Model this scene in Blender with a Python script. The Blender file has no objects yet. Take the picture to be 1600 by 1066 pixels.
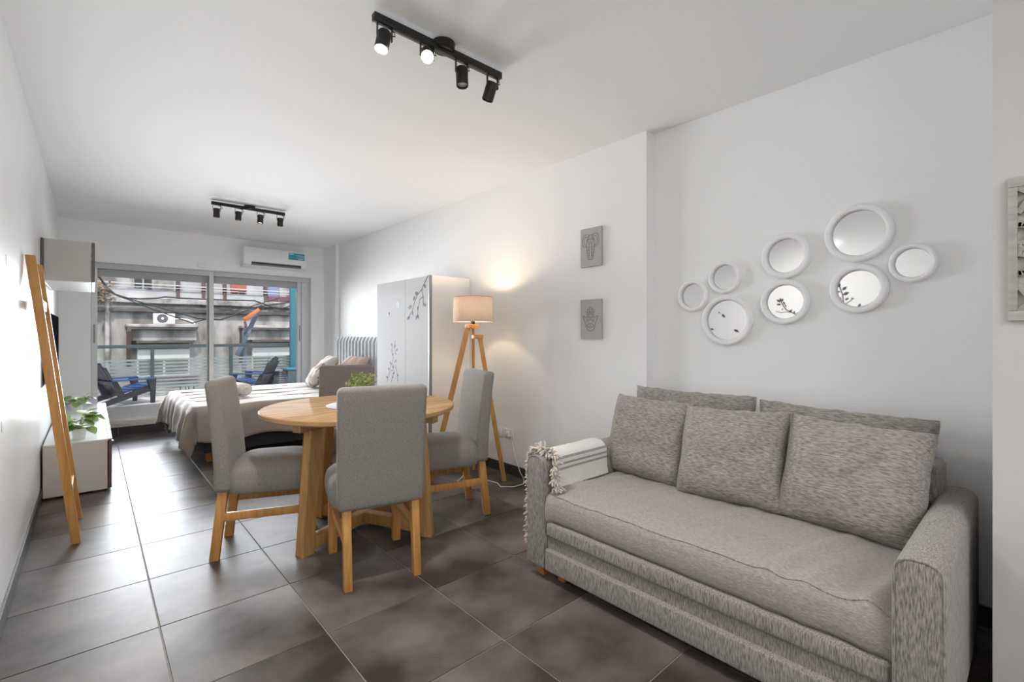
import bpy, bmesh, math, random
from mathutils import Vector, Matrix, noise
random.seed(7)
sc = bpy.context.scene
COL = sc.collection
PI = math.pi

# ------------------------------------------------------------------ camera
CAM_H = 1.2
FPX, PCX, PCY = 737.0, 800.0, 523.0          # focal length and principal point, 1600x1066 frame
YAW = math.atan((PCX - 144.0) / FPX)
cam_d = bpy.data.cameras.new('camera'); cam = bpy.data.objects.new('camera', cam_d)
COL.objects.link(cam); sc.camera = cam
cam_d.sensor_width = 36.0; cam_d.lens = FPX / 1600 * 36
cam_d.shift_y = -(533 - PCY) / 1600; cam_d.clip_start = 0.02; cam_d.clip_end = 200
cam.location = (0, 0, CAM_H); cam.rotation_euler = (PI / 2, 0, -YAW)

def ray(u, v):
    k = (u - PCX) / FPX
    s, c = math.sin(YAW), math.cos(YAW)
    return (s + c * k, c - s * k, -(v - PCY) / FPX)
def on_y(u, v, Y):
    d = ray(u, v); t = Y / d[1]; return Vector((d[0] * t, Y, CAM_H + d[2] * t))
def on_x(u, v, X):
    d = ray(u, v); t = X / d[0]; return Vector((X, d[1] * t, CAM_H + d[2] * t))

# ------------------------------------------------------------------ world, sun, window daylight, exposure
w = bpy.data.worlds.new('world'); sc.world = w; w.use_nodes = True
nt = w.node_tree; bg = nt.nodes['Background']
sky = nt.nodes.new('ShaderNodeTexSky'); sky.sky_type = 'NISHITA'; sky.sun_disc = False
sky.sun_elevation = math.radians(58); sky.sun_rotation = math.radians(150); sky.dust_density = 2.0
nt.links.new(sky.outputs[0], bg.inputs[0]); bg.inputs[1].default_value = 0.22

def light(name, kind, loc, energy, color=(1, 1, 1), target=None, **kw):
    d = bpy.data.lights.new(name, kind); d.energy = energy; d.color = color
    for k, v in kw.items(): setattr(d, k, v)
    o = bpy.data.objects.new(name, d); COL.objects.link(o); o.location = loc
    if target is not None:
        o.rotation_euler = (Vector(target) - Vector(loc)).to_track_quat('-Z', 'Y').to_euler()
    return o
light('sun', 'SUN', (5, 5, 20), 2.4, (1, .95, .86), target=(8, 14, 4), angle=math.radians(1.0))
light('window_daylight', 'AREA', (1.22, 7.24, 1.12), 53, (.91, .955, 1.0), target=(1.34, 0, .58), shape='RECTANGLE', size=2.35, size_y=1.5, spread=math.radians(82))
light('rear_fill_light', 'AREA', (0.35, -1.8, 2.46), 30, (1, .99, .97), target=(0.35, -1.79, 0), shape='RECTANGLE', size=1.6, size_y=1.4)  # added soft fill behind the camera, unseen and without a fixture
sc.view_settings.view_transform = 'Standard'; sc.view_settings.look = 'None'
sc.view_settings.gamma = 1.0; sc.view_settings.use_curve_mapping = False
sc.view_settings.exposure = 0.68
sc.cycles.max_bounces = 10; sc.cycles.diffuse_bounces = 6; sc.cycles.glossy_bounces = 5
sc.cycles.transparent_max_bounces = 12; sc.cycles.caustics_reflective = False; sc.cycles.caustics_refractive = False
sc.cycles.sample_clamp_indirect = 6.0

# ------------------------------------------------------------------ materials
M = {}
def mat(name, col, rough=.5, spec=.5, metal=0., col2=None, nscale=8., stretch=(1, 1, 1), detail=4., contrast=(.35, .65),
        bump=0., bscale=None, bstretch=None, emit=None, estr=0., coat=0., coatr=.1, trans=0., sheen=0., objrand=0., rough2=None):
    m = bpy.data.materials.new(name); m.use_nodes = True; M[name] = m
    n = m.node_tree.nodes; l = m.node_tree.links; p = n['Principled BSDF']
    p.inputs['Base Color'].default_value = (*col, 1); p.inputs['Roughness'].default_value = rough
    p.inputs['Specular IOR Level'].default_value = spec; p.inputs['Metallic'].default_value = metal
    p.inputs['Coat Weight'].default_value = coat; p.inputs['Coat Roughness'].default_value = coatr; p.inputs['Sheen Weight'].default_value = sheen
    if emit: p.inputs['Emission Color'].default_value = (*emit, 1); p.inputs['Emission Strength'].default_value = estr
    if trans: p.inputs['Transmission Weight'].default_value = trans
    vec = None
    if col2 or bump:
        tc = n.new('ShaderNodeTexCoord')
    def nz(scale, st, det):
        mp = n.new('ShaderNodeMapping'); mp.inputs['Scale'].default_value = st
        l.new(tc.outputs['Object'], mp.inputs[0])
        if objrand:
            oi = n.new('ShaderNodeObjectInfo'); cx = n.new('ShaderNodeVectorMath'); cx.operation = 'SCALE'
            cb = n.new('ShaderNodeCombineXYZ'); l.new(oi.outputs['Random'], cb.inputs[0]); l.new(oi.outputs['Random'], cb.inputs[1])
            cx.inputs['Scale'].default_value = 37.0; l.new(cb.outputs[0], cx.inputs[0])
            l.new(cx.outputs[0], mp.inputs['Location'])
        t = n.new('ShaderNodeTexNoise'); t.inputs['Scale'].default_value = scale; t.inputs['Detail'].default_value = det
        l.new(mp.outputs[0], t.inputs['Vector']); return t
    if col2:
        t = nz(nscale, stretch, detail)
        r = n.new('ShaderNodeMapRange'); r.inputs[1].default_value, r.inputs[2].default_value = contrast
        l.new(t.outputs['Fac'], r.inputs[0])
        mx = n.new('ShaderNodeMix'); mx.data_type = 'RGBA'
        mx.inputs['A'].default_value = (*col, 1); mx.inputs['B'].default_value = (*col2, 1)
        l.new(r.outputs[0], mx.inputs['Factor']); l.new(mx.outputs['Result'], p.inputs['Base Color'])
        if rough2 is not None:
            rr = n.new('ShaderNodeMapRange'); rr.inputs[3].default_value = rough; rr.inputs[4].default_value = rough2
            l.new(r.outputs[0], rr.inputs[0]); l.new(rr.outputs[0], p.inputs['Roughness'])
    if bump:
        t = nz(bscale or nscale, bstretch or stretch, 3.)
        b = n.new('ShaderNodeBump'); b.inputs['Strength'].default_value = bump; b.inputs['Distance'].default_value = .004
        l.new(t.outputs['Fac'], b.inputs['Height']); l.new(b.outputs[0], p.inputs['Normal'])
    return m
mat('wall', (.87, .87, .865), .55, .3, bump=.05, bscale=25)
mat('partition', (.56, .545, .53), .55, .3)  # white wall darkened in colour to stand in for the dimmer light there
mat('wall_gloss', (.84, .84, .84), .30, .08, coat=.10, coatr=.12, bump=.08, bscale=3.0)
mat('ceiling', (.86, .86, .855), .7, .2)
mat('grout', (.30, .27, .25), .8)
mat('tile', (.040, .032, .026), .44, .24, coat=.03, coatr=.25, col2=(.190, .160, .139), nscale=2.6, detail=10, contrast=(.36, .70), objrand=1)
mat('base_tile', (.045, .042, .042), .35)
mat('white', (.86, .86, .855), .35)
mat('white_gloss', (.67, .68, .685), .30, .0, coat=.03, coatr=.08)
mat('cream_panel', (.64, .60, .55), .4)
mat('grey_panel', (.52, .50, .48), .45)
mat('brown_panel', (.10, .065, .055), .35, col2=(.15, .10, .085), nscale=30, stretch=(1, 8, 1))
mat('alu', (.62, .63, .63), .35, .5, .3)
mat('alu_dark', (.30, .30, .30), .4, .5, .4)
mat('shutter', (.55, .57, .58), .5)
mat('wood', (.46, .205, .055), .42, .4, col2=(.60, .32, .105), nscale=9, stretch=(6, 6, .6), contrast=(.3, .7), bump=.05)
mat('wood_table', (.32, .195, .10), .6, .0, coat=.02, coatr=.12, col2=(.64, .43, .245), nscale=5, stretch=(1, 9, .1), contrast=(.25, .75))
mat('wood_table_leg', (.45, .235, .085), .42, .4, col2=(.58, .345, .145), nscale=9, stretch=(6, 6, .6), contrast=(.3, .7))
mat('wood_edge', (.43, .25, .115), .5, .2, col2=(.46, .275, .13), nscale=6)
mat('wood_lamp', (.52, .26, .07), .40, .4, col2=(.64, .35, .11), nscale=9, stretch=(6, 6, .6))
mat('wood_leg', (.50, .22, .08), .4)
mat('chair_fabric', (.212, .194, .172), .95, .15, col2=(.268, .248, .222), nscale=180, detail=2, bump=.25, bscale=420, sheen=.15)
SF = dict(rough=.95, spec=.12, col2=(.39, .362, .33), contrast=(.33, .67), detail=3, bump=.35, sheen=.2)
mat('sofa_top', (.275, .250, .225), nscale=260, stretch=(1, .25, 1), bscale=300, **SF)  # same fabric as the fronts, with the seat's stronger light put into its colour
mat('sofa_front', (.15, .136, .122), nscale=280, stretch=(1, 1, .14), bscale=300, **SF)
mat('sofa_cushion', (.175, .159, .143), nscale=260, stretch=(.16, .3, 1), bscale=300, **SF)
mat('throw', (.74, .72, .68), .95, .1, col2=(.66, .64, .60), nscale=120, bump=.3, bscale=300)
mat('throw_stripe', (.28, .28, .28), .95, .1, col2=(.36, .36, .36), nscale=150)
mat('fringe', (.66, .62, .56), .95, .1, col2=(.50, .45, .38), nscale=60)
mat('mirror', (.74, .74, .74), .02, .5, 1.0)
mat('black_metal', (.022, .020, .019), .45, .5, .3)
mat('tv', (.012, .012, .014), .9, .0)
mat('lens_on', (1, .95, .85), .3, emit=(1, .93, .82), estr=22)
mat('lens_warm', (1, .9, .75), .3, emit=(1, .82, .62), estr=9)
mat('lens_off', (.45, .45, .45), .25)
mat('bulb', (1, .9, .7), .3, emit=(1, .78, .5), estr=14)
mat('ac_plastic', (.78, .79, .79), .3)
mat('ac_label', (.01, .16, .36), .4, col2=(.02, .30, .42), nscale=6)
mat('print_white', (.75, .8, .85), .5)
mat('vent_dark', (.05, .05, .05), .5)
mat('duvet', (.285, .247, .218), .8, .1, col2=(.33, .288, .257), nscale=5, bump=.1, bscale=14, sheen=.2)
mat('bed_base', (.045, .045, .05), .8)
mat('headboard', (.44, .46, .48), .85, .2, sheen=.2)
mat('pillow', (.42, .385, .34), .9, .1, col2=(.17, .115, .095), nscale=8, contrast=(.52, .58), detail=6)
mat('pillow_back', (.40, .30, .26), .9, .1)
mat('towel', (.66, .61, .56), .95, .1, bump=.5, bscale=160)
mat('decal', (.05, .045, .045), .6); mat('decal_grey', (.30, .31, .32), .5)
mat('canvas', (.47, .455, .44), .9, .1, bump=.1, bscale=300)
mat('canvas_line', (.22, .21, .20), .9); mat('canvas_side', (.62, .61, .60), .9)
mat('carved', (.36, .335, .31), .75, .2, col2=(.44, .415, .385), nscale=14, stretch=(1, 1, 6))
mat('leaf', (.22, .36, .09), .5, col2=(.38, .52, .20), nscale=25); mat('leaf_dark', (.10, .17, .03), .5, col2=(.30, .36, .09), nscale=40)
mat('leaf_yellow', (.42, .44, .16), .55)
mat('pot', (.78, .77, .75), .3); mat('soil', (.06, .04, .03), .95)
mat('placemat', (.55, .55, .54), .7)
mat('cable', (.78, .78, .76), .4)
# outdoors
mat('concrete', (.13, .118, .105), .9, .2, col2=(.42, .40, .365), nscale=.9, stretch=(1.6, 1, .7), detail=11, contrast=(.36, .60), bump=.3, bscale=8)
mat('concrete_pale', (.44, .42, .40), .9, .2, col2=(.16, .145, .13), nscale=2.0, detail=10, contrast=(.45, .66))
mat('plaster', (.52, .52, .51), .9, .1, col2=(.40, .40, .39), nscale=2, detail=6)
mat('band', (.055, .045, .042), .8, col2=(.12, .105, .095), nscale=3, detail=6)
mat('rust', (.12, .075, .065), .8); mat('brick_red', (.40, .12, .07), .8); mat('purple', (.20, .10, .13), .7); mat('blue_curtain', (.22, .26, .40), .7)
mat('win_dark', (.035, .035, .03), .3); mat('win_green', (.07, .085, .06), .6, col2=(.14, .16, .12), nscale=30); mat('shutter_white', (.55, .55, .52), .6)
mat('teal', (.042, .062, .066), .45); mat('teal_bright', (.035, .15, .19), .4)
mat('navy', (.012, .014, .022), .32, .5); mat('navy_blue', (.02, .06, .16), .35)
mat('frost', (.72, .73, .70), .6); mat('terrace', (.42, .40, .36), .7)
mat('orange', (.55, .14, .04), .6); mat('slate', (.10, .125, .16), .6); mat('black_cable', (.02, .02, .02), .6)
mat('ivy', (.10, .10, .05), .8, col2=(.22, .12, .06), nscale=20); mat('street', (.12, .12, .12), .9)
mat('fan', (.10, .10, .095), .6)

def glassy(name, tint=(1, 1, 1), refl=.06):
    m = bpy.data.materials.new(name); m.use_nodes = True; M[name] = m
    n = m.node_tree.nodes; l = m.node_tree.links
    for x in list(n): n.remove(x)
    o = n.new('ShaderNodeOutputMaterial'); mx = n.new('ShaderNodeMixShader'); t = n.new('ShaderNodeBsdfTransparent'); g = n.new('ShaderNodeBsdfGlossy')
    g.inputs['Roughness'].default_value = .02; t.inputs[0].default_value = (*tint, 1)
    fr = n.new('ShaderNodeFresnel'); fr.inputs[0].default_value = 1.25
    l.new(fr.outputs[0], mx.inputs[0]); l.new(t.outputs[0], mx.inputs[1]); l.new(g.outputs[0], mx.inputs[2]); l.new(mx.outputs[0], o.inputs[0])
glassy('glass'); glassy('glass_green', (.975, .99, .98))
def translucent(name, col, fac):
    m = bpy.data.materials.new(name); m.use_nodes = True; M[name] = m
    n = m.node_tree.nodes; l = m.node_tree.links; p = n['Principled BSDF']; o = n['Material Output']
    tc = n.new('ShaderNodeTexCoord'); mp = n.new('ShaderNodeMapping'); mp.inputs['Scale'].default_value = (1, 1, .25)
    tx = n.new('ShaderNodeTexNoise'); tx.inputs['Scale'].default_value = 160
    l.new(tc.outputs['Object'], mp.inputs[0]); l.new(mp.outputs[0], tx.inputs[0])
    mc = n.new('ShaderNodeMix'); mc.data_type = 'RGBA'; mc.inputs['A'].default_value = (*[c * .75 for c in col], 1); mc.inputs['B'].default_value = (*col, 1)
    l.new(tx.outputs['Fac'], mc.inputs['Factor'])
    t = n.new('ShaderNodeBsdfTranslucent'); mx = n.new('ShaderNodeMixShader'); mx.inputs[0].default_value = fac
    l.new(mc.outputs['Result'], p.inputs['Base Color']); l.new(mc.outputs['Result'], t.inputs[0]); p.inputs['Roughness'].default_value = .9
    l.new(p.outputs[0], mx.inputs[1]); l.new(t.outputs[0], mx.inputs[2]); l.new(mx.outputs[0], o.inputs[0])
translucent('shade', (.64, .58, .52), .40)

# ------------------------------------------------------------------ mesh helpers
ROOT = {}
def B(): return bmesh.new()
def add(bm, t, mx=None):
    if mx is not None: bmesh.ops.transform(t, matrix=mx, verts=t.verts)
    me = bpy.data.meshes.new('_t'); t.to_mesh(me); t.free(); bm.from_mesh(me); bpy.data.meshes.remove(me)
def bx(bm, x0, x1, y0, y1, z0, z1, bev=0., seg=2, mx=None):
    t = bmesh.new(); bmesh.ops.create_cube(t, size=1)
    for v in t.verts:
        v.co = Vector(((x0 + x1) / 2 + v.co.x * (x1 - x0), (y0 + y1) / 2 + v.co.y * (y1 - y0), (z0 + z1) / 2 + v.co.z * (z1 - z0)))
    if bev: bmesh.ops.bevel(t, geom=list(t.edges), offset=bev, segments=seg, profile=.5, affect='EDGES', clamp_overlap=True)
    add(bm, t, mx); return bm
def frame_of(d, up=Vector((0, 0, 1))):
    z = Vector(d).normalized()
    x = Vector(up).cross(z)
    if x.length < 1e-4: x = Vector((1, 0, 0)).cross(z)
    x.normalize(); y = z.cross(x); return x, y, z
def beam(bm, p0, p1, wx, wy, up=(0, 0, 1), bev=.003, taper=1.):
    p0, p1 = Vector(p0), Vector(p1); x, y, z = frame_of(p1 - p0, up); L = (p1 - p0).length
    t = bmesh.new(); bmesh.ops.create_cube(t, size=1)
    for v in t.verts:
        k = taper if v.co.z > 0 else 1
        v.co = Vector((v.co.x * wx * k, v.co.y * wy * k, (v.co.z + .5) * L))
    if bev: bmesh.ops.bevel(t, geom=list(t.edges), offset=bev, segments=2, profile=.5, affect='EDGES')
    m = Matrix((x, y, z)).transposed().to_4x4(); m.translation = p0
    add(bm, t, m); return bm
def vbeam(bm, p0, p1, sx, sy, bev=.004, sx1=None, sy1=None):
    """post with horizontal ends: rectangular section sx*sy at p0 (bottom) and p1 (top)"""
    t = bmesh.new(); bmesh.ops.create_cube(t, size=1)
    for v in t.verts:
        top = v.co.z > 0; p = Vector(p1 if top else p0)
        a = (sx1 or sx) if top else sx; b = (sy1 or sy) if top else sy
        v.co = Vector((p.x + v.co.x * a, p.y + v.co.y * b, p.z))
    if bev: bmesh.ops.bevel(t, geom=list(t.edges), offset=bev, segments=2, profile=.5, affect='EDGES')
    add(bm, t); return bm
def tube(bm, pts, r, seg=8, closed=False, cap=True):
    pts = [Vector(p) for p in pts]; n = len(pts); rings = []; px = None
    for i, p in enumerate(pts):
        a = pts[(i - 1) % n] if (i > 0 or closed) else p; b = pts[(i + 1) % n] if (i < n - 1 or closed) else p
        d = (b - a)
        if d.length < 1e-9: d = Vector((0, 0, 1))
        d.normalize()
        if px is None: x, y, _ = frame_of(d)
        else:
            x = (px - d * px.dot(d))
            if x.length < 1e-6: x, y, _ = frame_of(d)
            x.normalize(); y = d.cross(x)
        px = x; rr = r[i] if isinstance(r, (list, tuple)) else r
        rings.append([bm.verts.new(p + (x * math.cos(k * 2 * PI / seg) + y * math.sin(k * 2 * PI / seg)) * rr) for k in range(seg)])
    m = n if closed else n - 1
    for i in range(m):
        A, C = rings[i], rings[(i + 1) % n]
        for k in range(seg): bm.faces.new((A[k], A[(k + 1) % seg], C[(k + 1) % seg], C[k]))
    if cap and not closed: bm.faces.new(rings[0][::-1]); bm.faces.new(rings[-1])
    return bm
def cyl(bm, p0, p1, r0, r1=None, seg=20): return tube(bm, [p0, p1], [r0, r0 if r1 is None else r1], seg)
def lathe(bm, prof, c=(0, 0, 0), seg=32, mx=None, close=False):
    t = bmesh.new(); rings = []
    for r, z in prof:
        if r < 1e-6: rings.append([t.verts.new((0, 0, z))])
        else: rings.append([t.verts.new((r * math.cos(k * 2 * PI / seg), r * math.sin(k * 2 * PI / seg), z)) for k in range(seg)])
    pairs = list(zip(rings, rings[1:])) + ([(rings[-1], rings[0])] if close else [])
    for A, C in pairs:
        for k in range(seg):
            j = (k + 1) % seg
            if len(A) == 1 and len(C) == 1: continue
            if len(A) == 1: t.faces.new((A[0], C[j], C[k]))
            elif len(C) == 1: t.faces.new((A[k], A[j], C[0]))
            else: t.faces.new((A[k], A[j], C[j], C[k]))
    m = Matrix.Translation(c) @ (mx or Matrix.Identity(4)); add(bm, t, m); return bm
def prism(bm, pts, thick, mx):
    """polygon in local xy, extruded along z by thick, then transformed"""
    t = bmesh.new(); a = [t.verts.new((x, y, 0)) for x, y in pts]; b = [t.verts.new((x, y, thick)) for x, y in pts]; n = len(pts)
    t.faces.new(a[::-1]); t.faces.new(b)
    for i in range(n): t.faces.new((a[i], a[(i + 1) % n], b[(i + 1) % n], b[i]))
    add(bm, t, mx); return bm
def grid(bm, nu, nv, f, closeu=False):
    vs = [[bm.verts.new(f(i / (nu if closeu else nu - 1), j / (nv - 1))) for j in range(nv)] for i in range(nu)]
    for i in range(nu if closeu else nu - 1):
        for j in range(nv - 1):
            k = (i + 1) % nu
            bm.faces.new((vs[i][j], vs[k][j], vs[k][j + 1], vs[i][j + 1]))
    return vs
def cushion(bm, w, h, t, n=26, pinch=.05, wr=.006, seed=0, sq=3.2):
    """cushion: width along x, height along z, thickness along y, centred"""
    def f(side):
        def g(a, b):
            u, v = a * 2 - 1, b * 2 - 1
            uu = math.sin(u * PI / 2) * .35 + u * .65; vv = math.sin(v * PI / 2) * .35 + v * .65
            x = w / 2 * uu * (1 - pinch * (1 - vv * vv)); z = h / 2 * vv * (1 - pinch * (1 - uu * uu))
            th = ((1 - abs(uu) ** sq) * (1 - abs(vv) ** sq)) ** .5 * t / 2
            cr = 1 - .02 * (uu * vv) ** 6; x *= cr; z *= cr
            nn = noise.noise(Vector((x * 9 + seed * 7, z * 9, side * 3))) * wr * (th / (t / 2)) * 2
            edge = noise.noise(Vector((x * 22 + seed, z * 22, 5.5))) * wr * .6
            return Vector((x + edge * (abs(uu) > .97), side * (th + nn), z + edge * (abs(vv) > .97)))
        return g
    grid(bm, n, n, f(1)); grid(bm, n, n, f(-1))
    bmesh.ops.remove_doubles(bm, verts=bm.verts, dist=.0006)
    bmesh.ops.recalc_face_normals(bm, faces=bm.faces); return bm

def obj(name, bm, m, parent=None, smooth=40, loc=None, rot=None, fixn=True, world=False):
    if isinstance(bm, bpy.types.Mesh): me = bm
    else:
        if world and parent is not None:
            bmesh.ops.translate(bm, verts=bm.verts, vec=-Vector(ROOT[parent.name]))
        if fixn: bmesh.ops.recalc_face_normals(bm, faces=bm.faces)
        me = bpy.data.meshes.new(name); bm.to_mesh(me); bm.free()
        me.materials.append(M[m])
        if smooth:
            me.polygons.foreach_set('use_smooth', [True] * len(me.polygons)); me.set_sharp_from_angle(angle=math.radians(smooth))
    o = bpy.data.objects.new(name, me); COL.objects.link(o)
    if parent is not None:
        o.parent = parent
        if parent.name in ROOT: ROOT[o.name] = ROOT[parent.name]
    if loc is not None: o.location = loc
    if rot is not None: o.rotation_euler = rot
    return o
def thing(name, label, cat, loc=(0, 0, 0), rotz=0., group=None):
    o = bpy.data.objects.new(name, None); COL.objects.link(o); o.location = loc; o.rotation_euler = (0, 0, rotz)
    o.empty_display_size = .1; tag(o, label, cat, group); ROOT[o.name] = Vector(loc); return o
def tag(o, label, cat, group=None):
    o['label'] = label; o['category'] = cat
    if group: o['group'] = group
    return o
def struct(name, bm, m, parent=None, smooth=0):
    o = obj(name, bm, m, parent, smooth); 
    if parent is None: o['kind'] = 'structure'
    ROOT.setdefault(o.name, Vector((0, 0, 0))); return o
def sbox(name, m, *a): return struct(name, bx(B(), *a), m)
def dup(root, loc, rotz, label=None, group=None):
    def cp(o, par):
        c = o.copy(); COL.objects.link(c); c.parent = par
        for ch in list(o.children): cp(ch, c)
        return c
    r = cp(root, None); r.location = loc; r.rotation_euler = (0, 0, rotz); ROOT[r.name] = Vector(loc)
    if label: r['label'] = label
    if group: r['group'] = group
    return r

# ------------------------------------------------------------------ the room
XL, XA, XP, XC = -.279, 2.69, 2.66, 2.745
YB, YR, ZC = 7.30, -2.6, 2.51
WX0, WX1, WZ0, WZ1 = -.012, 2.455, .16, 2.05       # window opening
sbox('ceiling', 'ceiling', XL - .2, XC + .3, YR - .2, YB + .3, ZC, ZC + .2)
sbox('wall_left', 'wall_gloss', XL - .2, XL, YR - .2, YB + .3, -.05, ZC)
sbox('wall_right_far', 'wall', XA, XC + .3, 2.526, YB + .3, -.05, ZC)
sbox('wall_right_pilaster', 'wall', XP, XC + .3, 1.69, 2.526, -.05, ZC)
sbox('wall_right_near', 'wall', XC, XC + .3, YR - .2, 1.69, -.05, ZC)
sbox('wall_right_corner', 'wall', 2.645, XA, 6.83, YB, 0, ZC)
sbox('wall_rear', 'wall', XL, XC, YR - .2, YR, -.05, ZC)
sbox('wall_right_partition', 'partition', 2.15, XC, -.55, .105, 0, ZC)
b = B()
bx(b, XL, WX0, YB, YB + .3, -.05, ZC); bx(b, WX1, XA, YB, YB + .3, -.05, ZC)
bx(b, WX0, WX1, YB, YB + .3, WZ1, ZC); bx(b, WX0, WX1, YB, YB + .3, -.05, WZ0)
struct('wall_back', b, 'wall')
floor = sbox('floor', 'grout', XL - .1, XC + .1, YR - .1, YB + .05, -.06, -.0035)
PITCH, GX, GY = .5015, .207, 1.906
tm = None
for i in range(-1, 6):
    for j in range(-10, 12):
        x0, x1 = max(GX + i * PITCH, XL), min(GX + (i + 1) * PITCH, XC)
        y0, y1 = max(GY + j * PITCH, YR), min(GY + (j + 1) * PITCH, YB)
        if x1 - x0 < .02 or y1 - y0 < .02: continue
        full = x1 - x0 > PITCH - .001 and y1 - y0 > PITCH - .001
        if full and tm is not None: me = tm
        else:
            h = .0025; me = bx(B(), -(x1 - x0) / 2 + h, (x1 - x0) / 2 - h, -(y1 - y0) / 2 + h, (y1 - y0) / 2 - h, -.008, 0, .0012, 1)
        o = obj('tile', me, 'tile', floor, 30, loc=((x0 + x1) / 2, (y0 + y1) / 2, 0))
        if full: tm = o.data
def baseboard(name, axis, c, side, a0, a1, h=.085, th=.010):
    """tiles along an axis: 'y' runs along y at x=c, side=-1 sticks out towards -x"""
    root = bpy.data.objects.new(name, None); COL.objects.link(root); root['kind'] = 'structure'; root.location = (c, a0, 0) if axis == 'y' else (a0, c, 0)
    a = a0
    while a < a1 - .01:
        e = min(a + .5, a1)
        if axis == 'y': q = bx(B(), min(0, side * th), max(0, side * th), a - a0 + .001, e - a0 - .001, 0.0005, h, .0015, 1)
        else: q = bx(B(), a - a0 + .001, e - a0 - .001, min(0, side * th), max(0, side * th), 0.0005, h, .0015, 1)
        obj('tile', q, 'base_tile', root, 30); a = e
baseboard('baseboard_left', 'y', XL, 1, YR, YB)
baseboard('baseboard_right_far', 'y', XA, -1, 2.53, 6.82)
baseboard('baseboard_right_pilaster', 'y', XP, -1, 1.69, 2.526)
baseboard('baseboard_right_near', 'y', XC, -1, .11, 1.68)
baseboard('baseboard_back', 'x', YB, -1, XL + .012, 2.63, .095, .012)
# window: frame, mullion, panes, shutter band, handles
YW = 7.45
win = bpy.data.objects.new('window_1', None); COL.objects.link(win); win['kind'] = 'structure'; win.location = (1.2, YW, .16); ROOT['window_1'] = Vector((1.2, YW, .16))
def wpart(n, m, *a, bev=.003, par=None): return obj(n, bx(B(), *a, bev, 1), m, par or win, 30, world=True)
wpart('frame_head', 'shutter', WX0, WX1, YW - .04, YW + .06, 1.985, WZ1)
wpart('frame_stile', 'alu', WX0, .047, YW - .038, YW + .06, .322, 1.985)
wpart('frame_stile', 'alu', 2.355, WX1, YW - .038, YW + .06, .322, 1.985)
wpart('frame_stile', 'alu', 2.295, 2.352, YW - .03, YW + .018, .322, 1.985)
wpart('mullion', 'alu', 1.168, 1.222, YW - .05, YW + .03, .322, 2.045)
wpart('sash_edge', 'alu', 1.150, 1.166, YW + .003, YW + .03, .322, 1.895)
wpart('frame_rail', 'alu', WX0, WX1, YW - .04, YW + .06, .19, .322)
wpart('sill_board', 'white', WX0, WX1, YB - .012, YW - .04, WZ0, .192)
wpart('sill_lip', 'cream_panel', WX0, WX1, YB - .022, YB, .098, .150)
wpart('pane', 'glass', .047, 1.168, YW - .004, YW + .002, .322, 1.985, bev=0)
wpart('pane', 'glass', 1.222, 2.295, YW - .014, YW - .008, .322, 1.985, bev=0)
wpart('shutter_curtain', 'shutter', .047, 1.168, YW + .022, YW + .035, 1.895, 1.985)
wpart('shutter_curtain', 'shutter', 1.222, 2.295, YW + .02, YW + .035, 1.895, 1.985)
wpart('handle', 'alu_dark', .012, .028, YW - .052, YW - .04, 1.10, 1.32)
wpart('handle', 'alu_dark', 2.318, 2.336, YW - .042, YW - .03, 1.10, 1.34)

# ------------------------------------------------------------------ dining chairs
def make_chair(label, group):
    t = thing('dining_chair', label, 'chair', (0, 0, 0), 0, group)
    hw = .165
    for s in (-1, 1):
        obj('leg', vbeam(B(), (s * hw, -.245, 0), (s * hw, -.200, .40), .038, .046), 'wood', t)
    for s in (-1, 1):
        obj('leg', vbeam(B(), (s * .175, .205, 0), (s * .175, .200, .40), .044, .044), 'wood', t)
    for s in (-1, 1):
        obj('stretcher', bx(B(), s * .172 - .011, s * .172 + .011, -.205, .19, .205, .248, .003), 'wood', t)
    # seat: puffed cushion over a box
    bm = B()
    def f(a, c):
        ang = a * 2 * PI; ca, sa = math.cos(ang), math.sin(ang); p = 5.0
        r = 1 / (abs(ca) ** p + abs(sa) ** p) ** (1 / p)
        x, y = ca * r * .222, sa * r * .222 + .022
        if c < .25: z = .345; k = c / .25 * .96
        elif c < .35: z = .345 + (c - .25) * .2; k = .96 + (c - .25) * .4
        elif c < .62: z = .365 + (c - .35) / .27 * .075; k = 1.0 + .02 * math.sin((c - .35) / .27 * PI)
        else:
            q = (c - .62) / .38; k = math.cos(q * PI / 2) ** .75; z = .44 + .085 * math.sin(q * PI / 2) ** .9
        return Vector((x * k, y * k + .022 * (1 - k), z))
    grid(bm, 48, 26, f, closeu=True); bmesh.ops.remove_doubles(bm, verts=bm.verts, dist=.0008)
    obj('seat', bm, 'chair_fabric', t, 60)
    # backrest: leaning slab, softly rounded
    bm = bx(B(), -.213, .213, -.045, .045, 0, .59, .026, 4)
    bmesh.ops.subdivide_edges(bm, edges=[e for e in bm.edges if abs(e.verts[0].co.z - e.verts[1].co.z) > .3], cuts=8)
    for v in bm.verts:
        z = v.co.z / .59
        v.co.y *= 1 - .22 * z
        v.co.y += -.198 - .055 * z ** 1.6 - (.012 * (v.co.x / .213) ** 2 * 0)
        v.co.x *= 1 - .03 * (1 - z)
        v.co.z += .362 + .006 * (1 - (v.co.x / .213) ** 2) * (z > .9)
    obj('backrest', bm, 'chair_fabric', t, 50)
    return t
def face(dx, dy): return math.atan2(-dx, dy)
c0 = make_chair('grey upholstered dining chair between the round table and the sofa', 'dining chairs around the round table')
CH = [((1.113, 2.362, 0), face(.236, .972), None),
      ((.775, 2.985, 0), face(.925, -.379), 'grey upholstered dining chair on the side of the round table nearest the wooden ladder'),
      ((1.78, 2.692, 0), face(-.963, .268), 'grey upholstered dining chair in front of the tripod floor lamp'),
      ((1.425, 3.555, 0), face(-.52, -.854), 'grey upholstered dining chair between the round table and the bed')]
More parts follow.
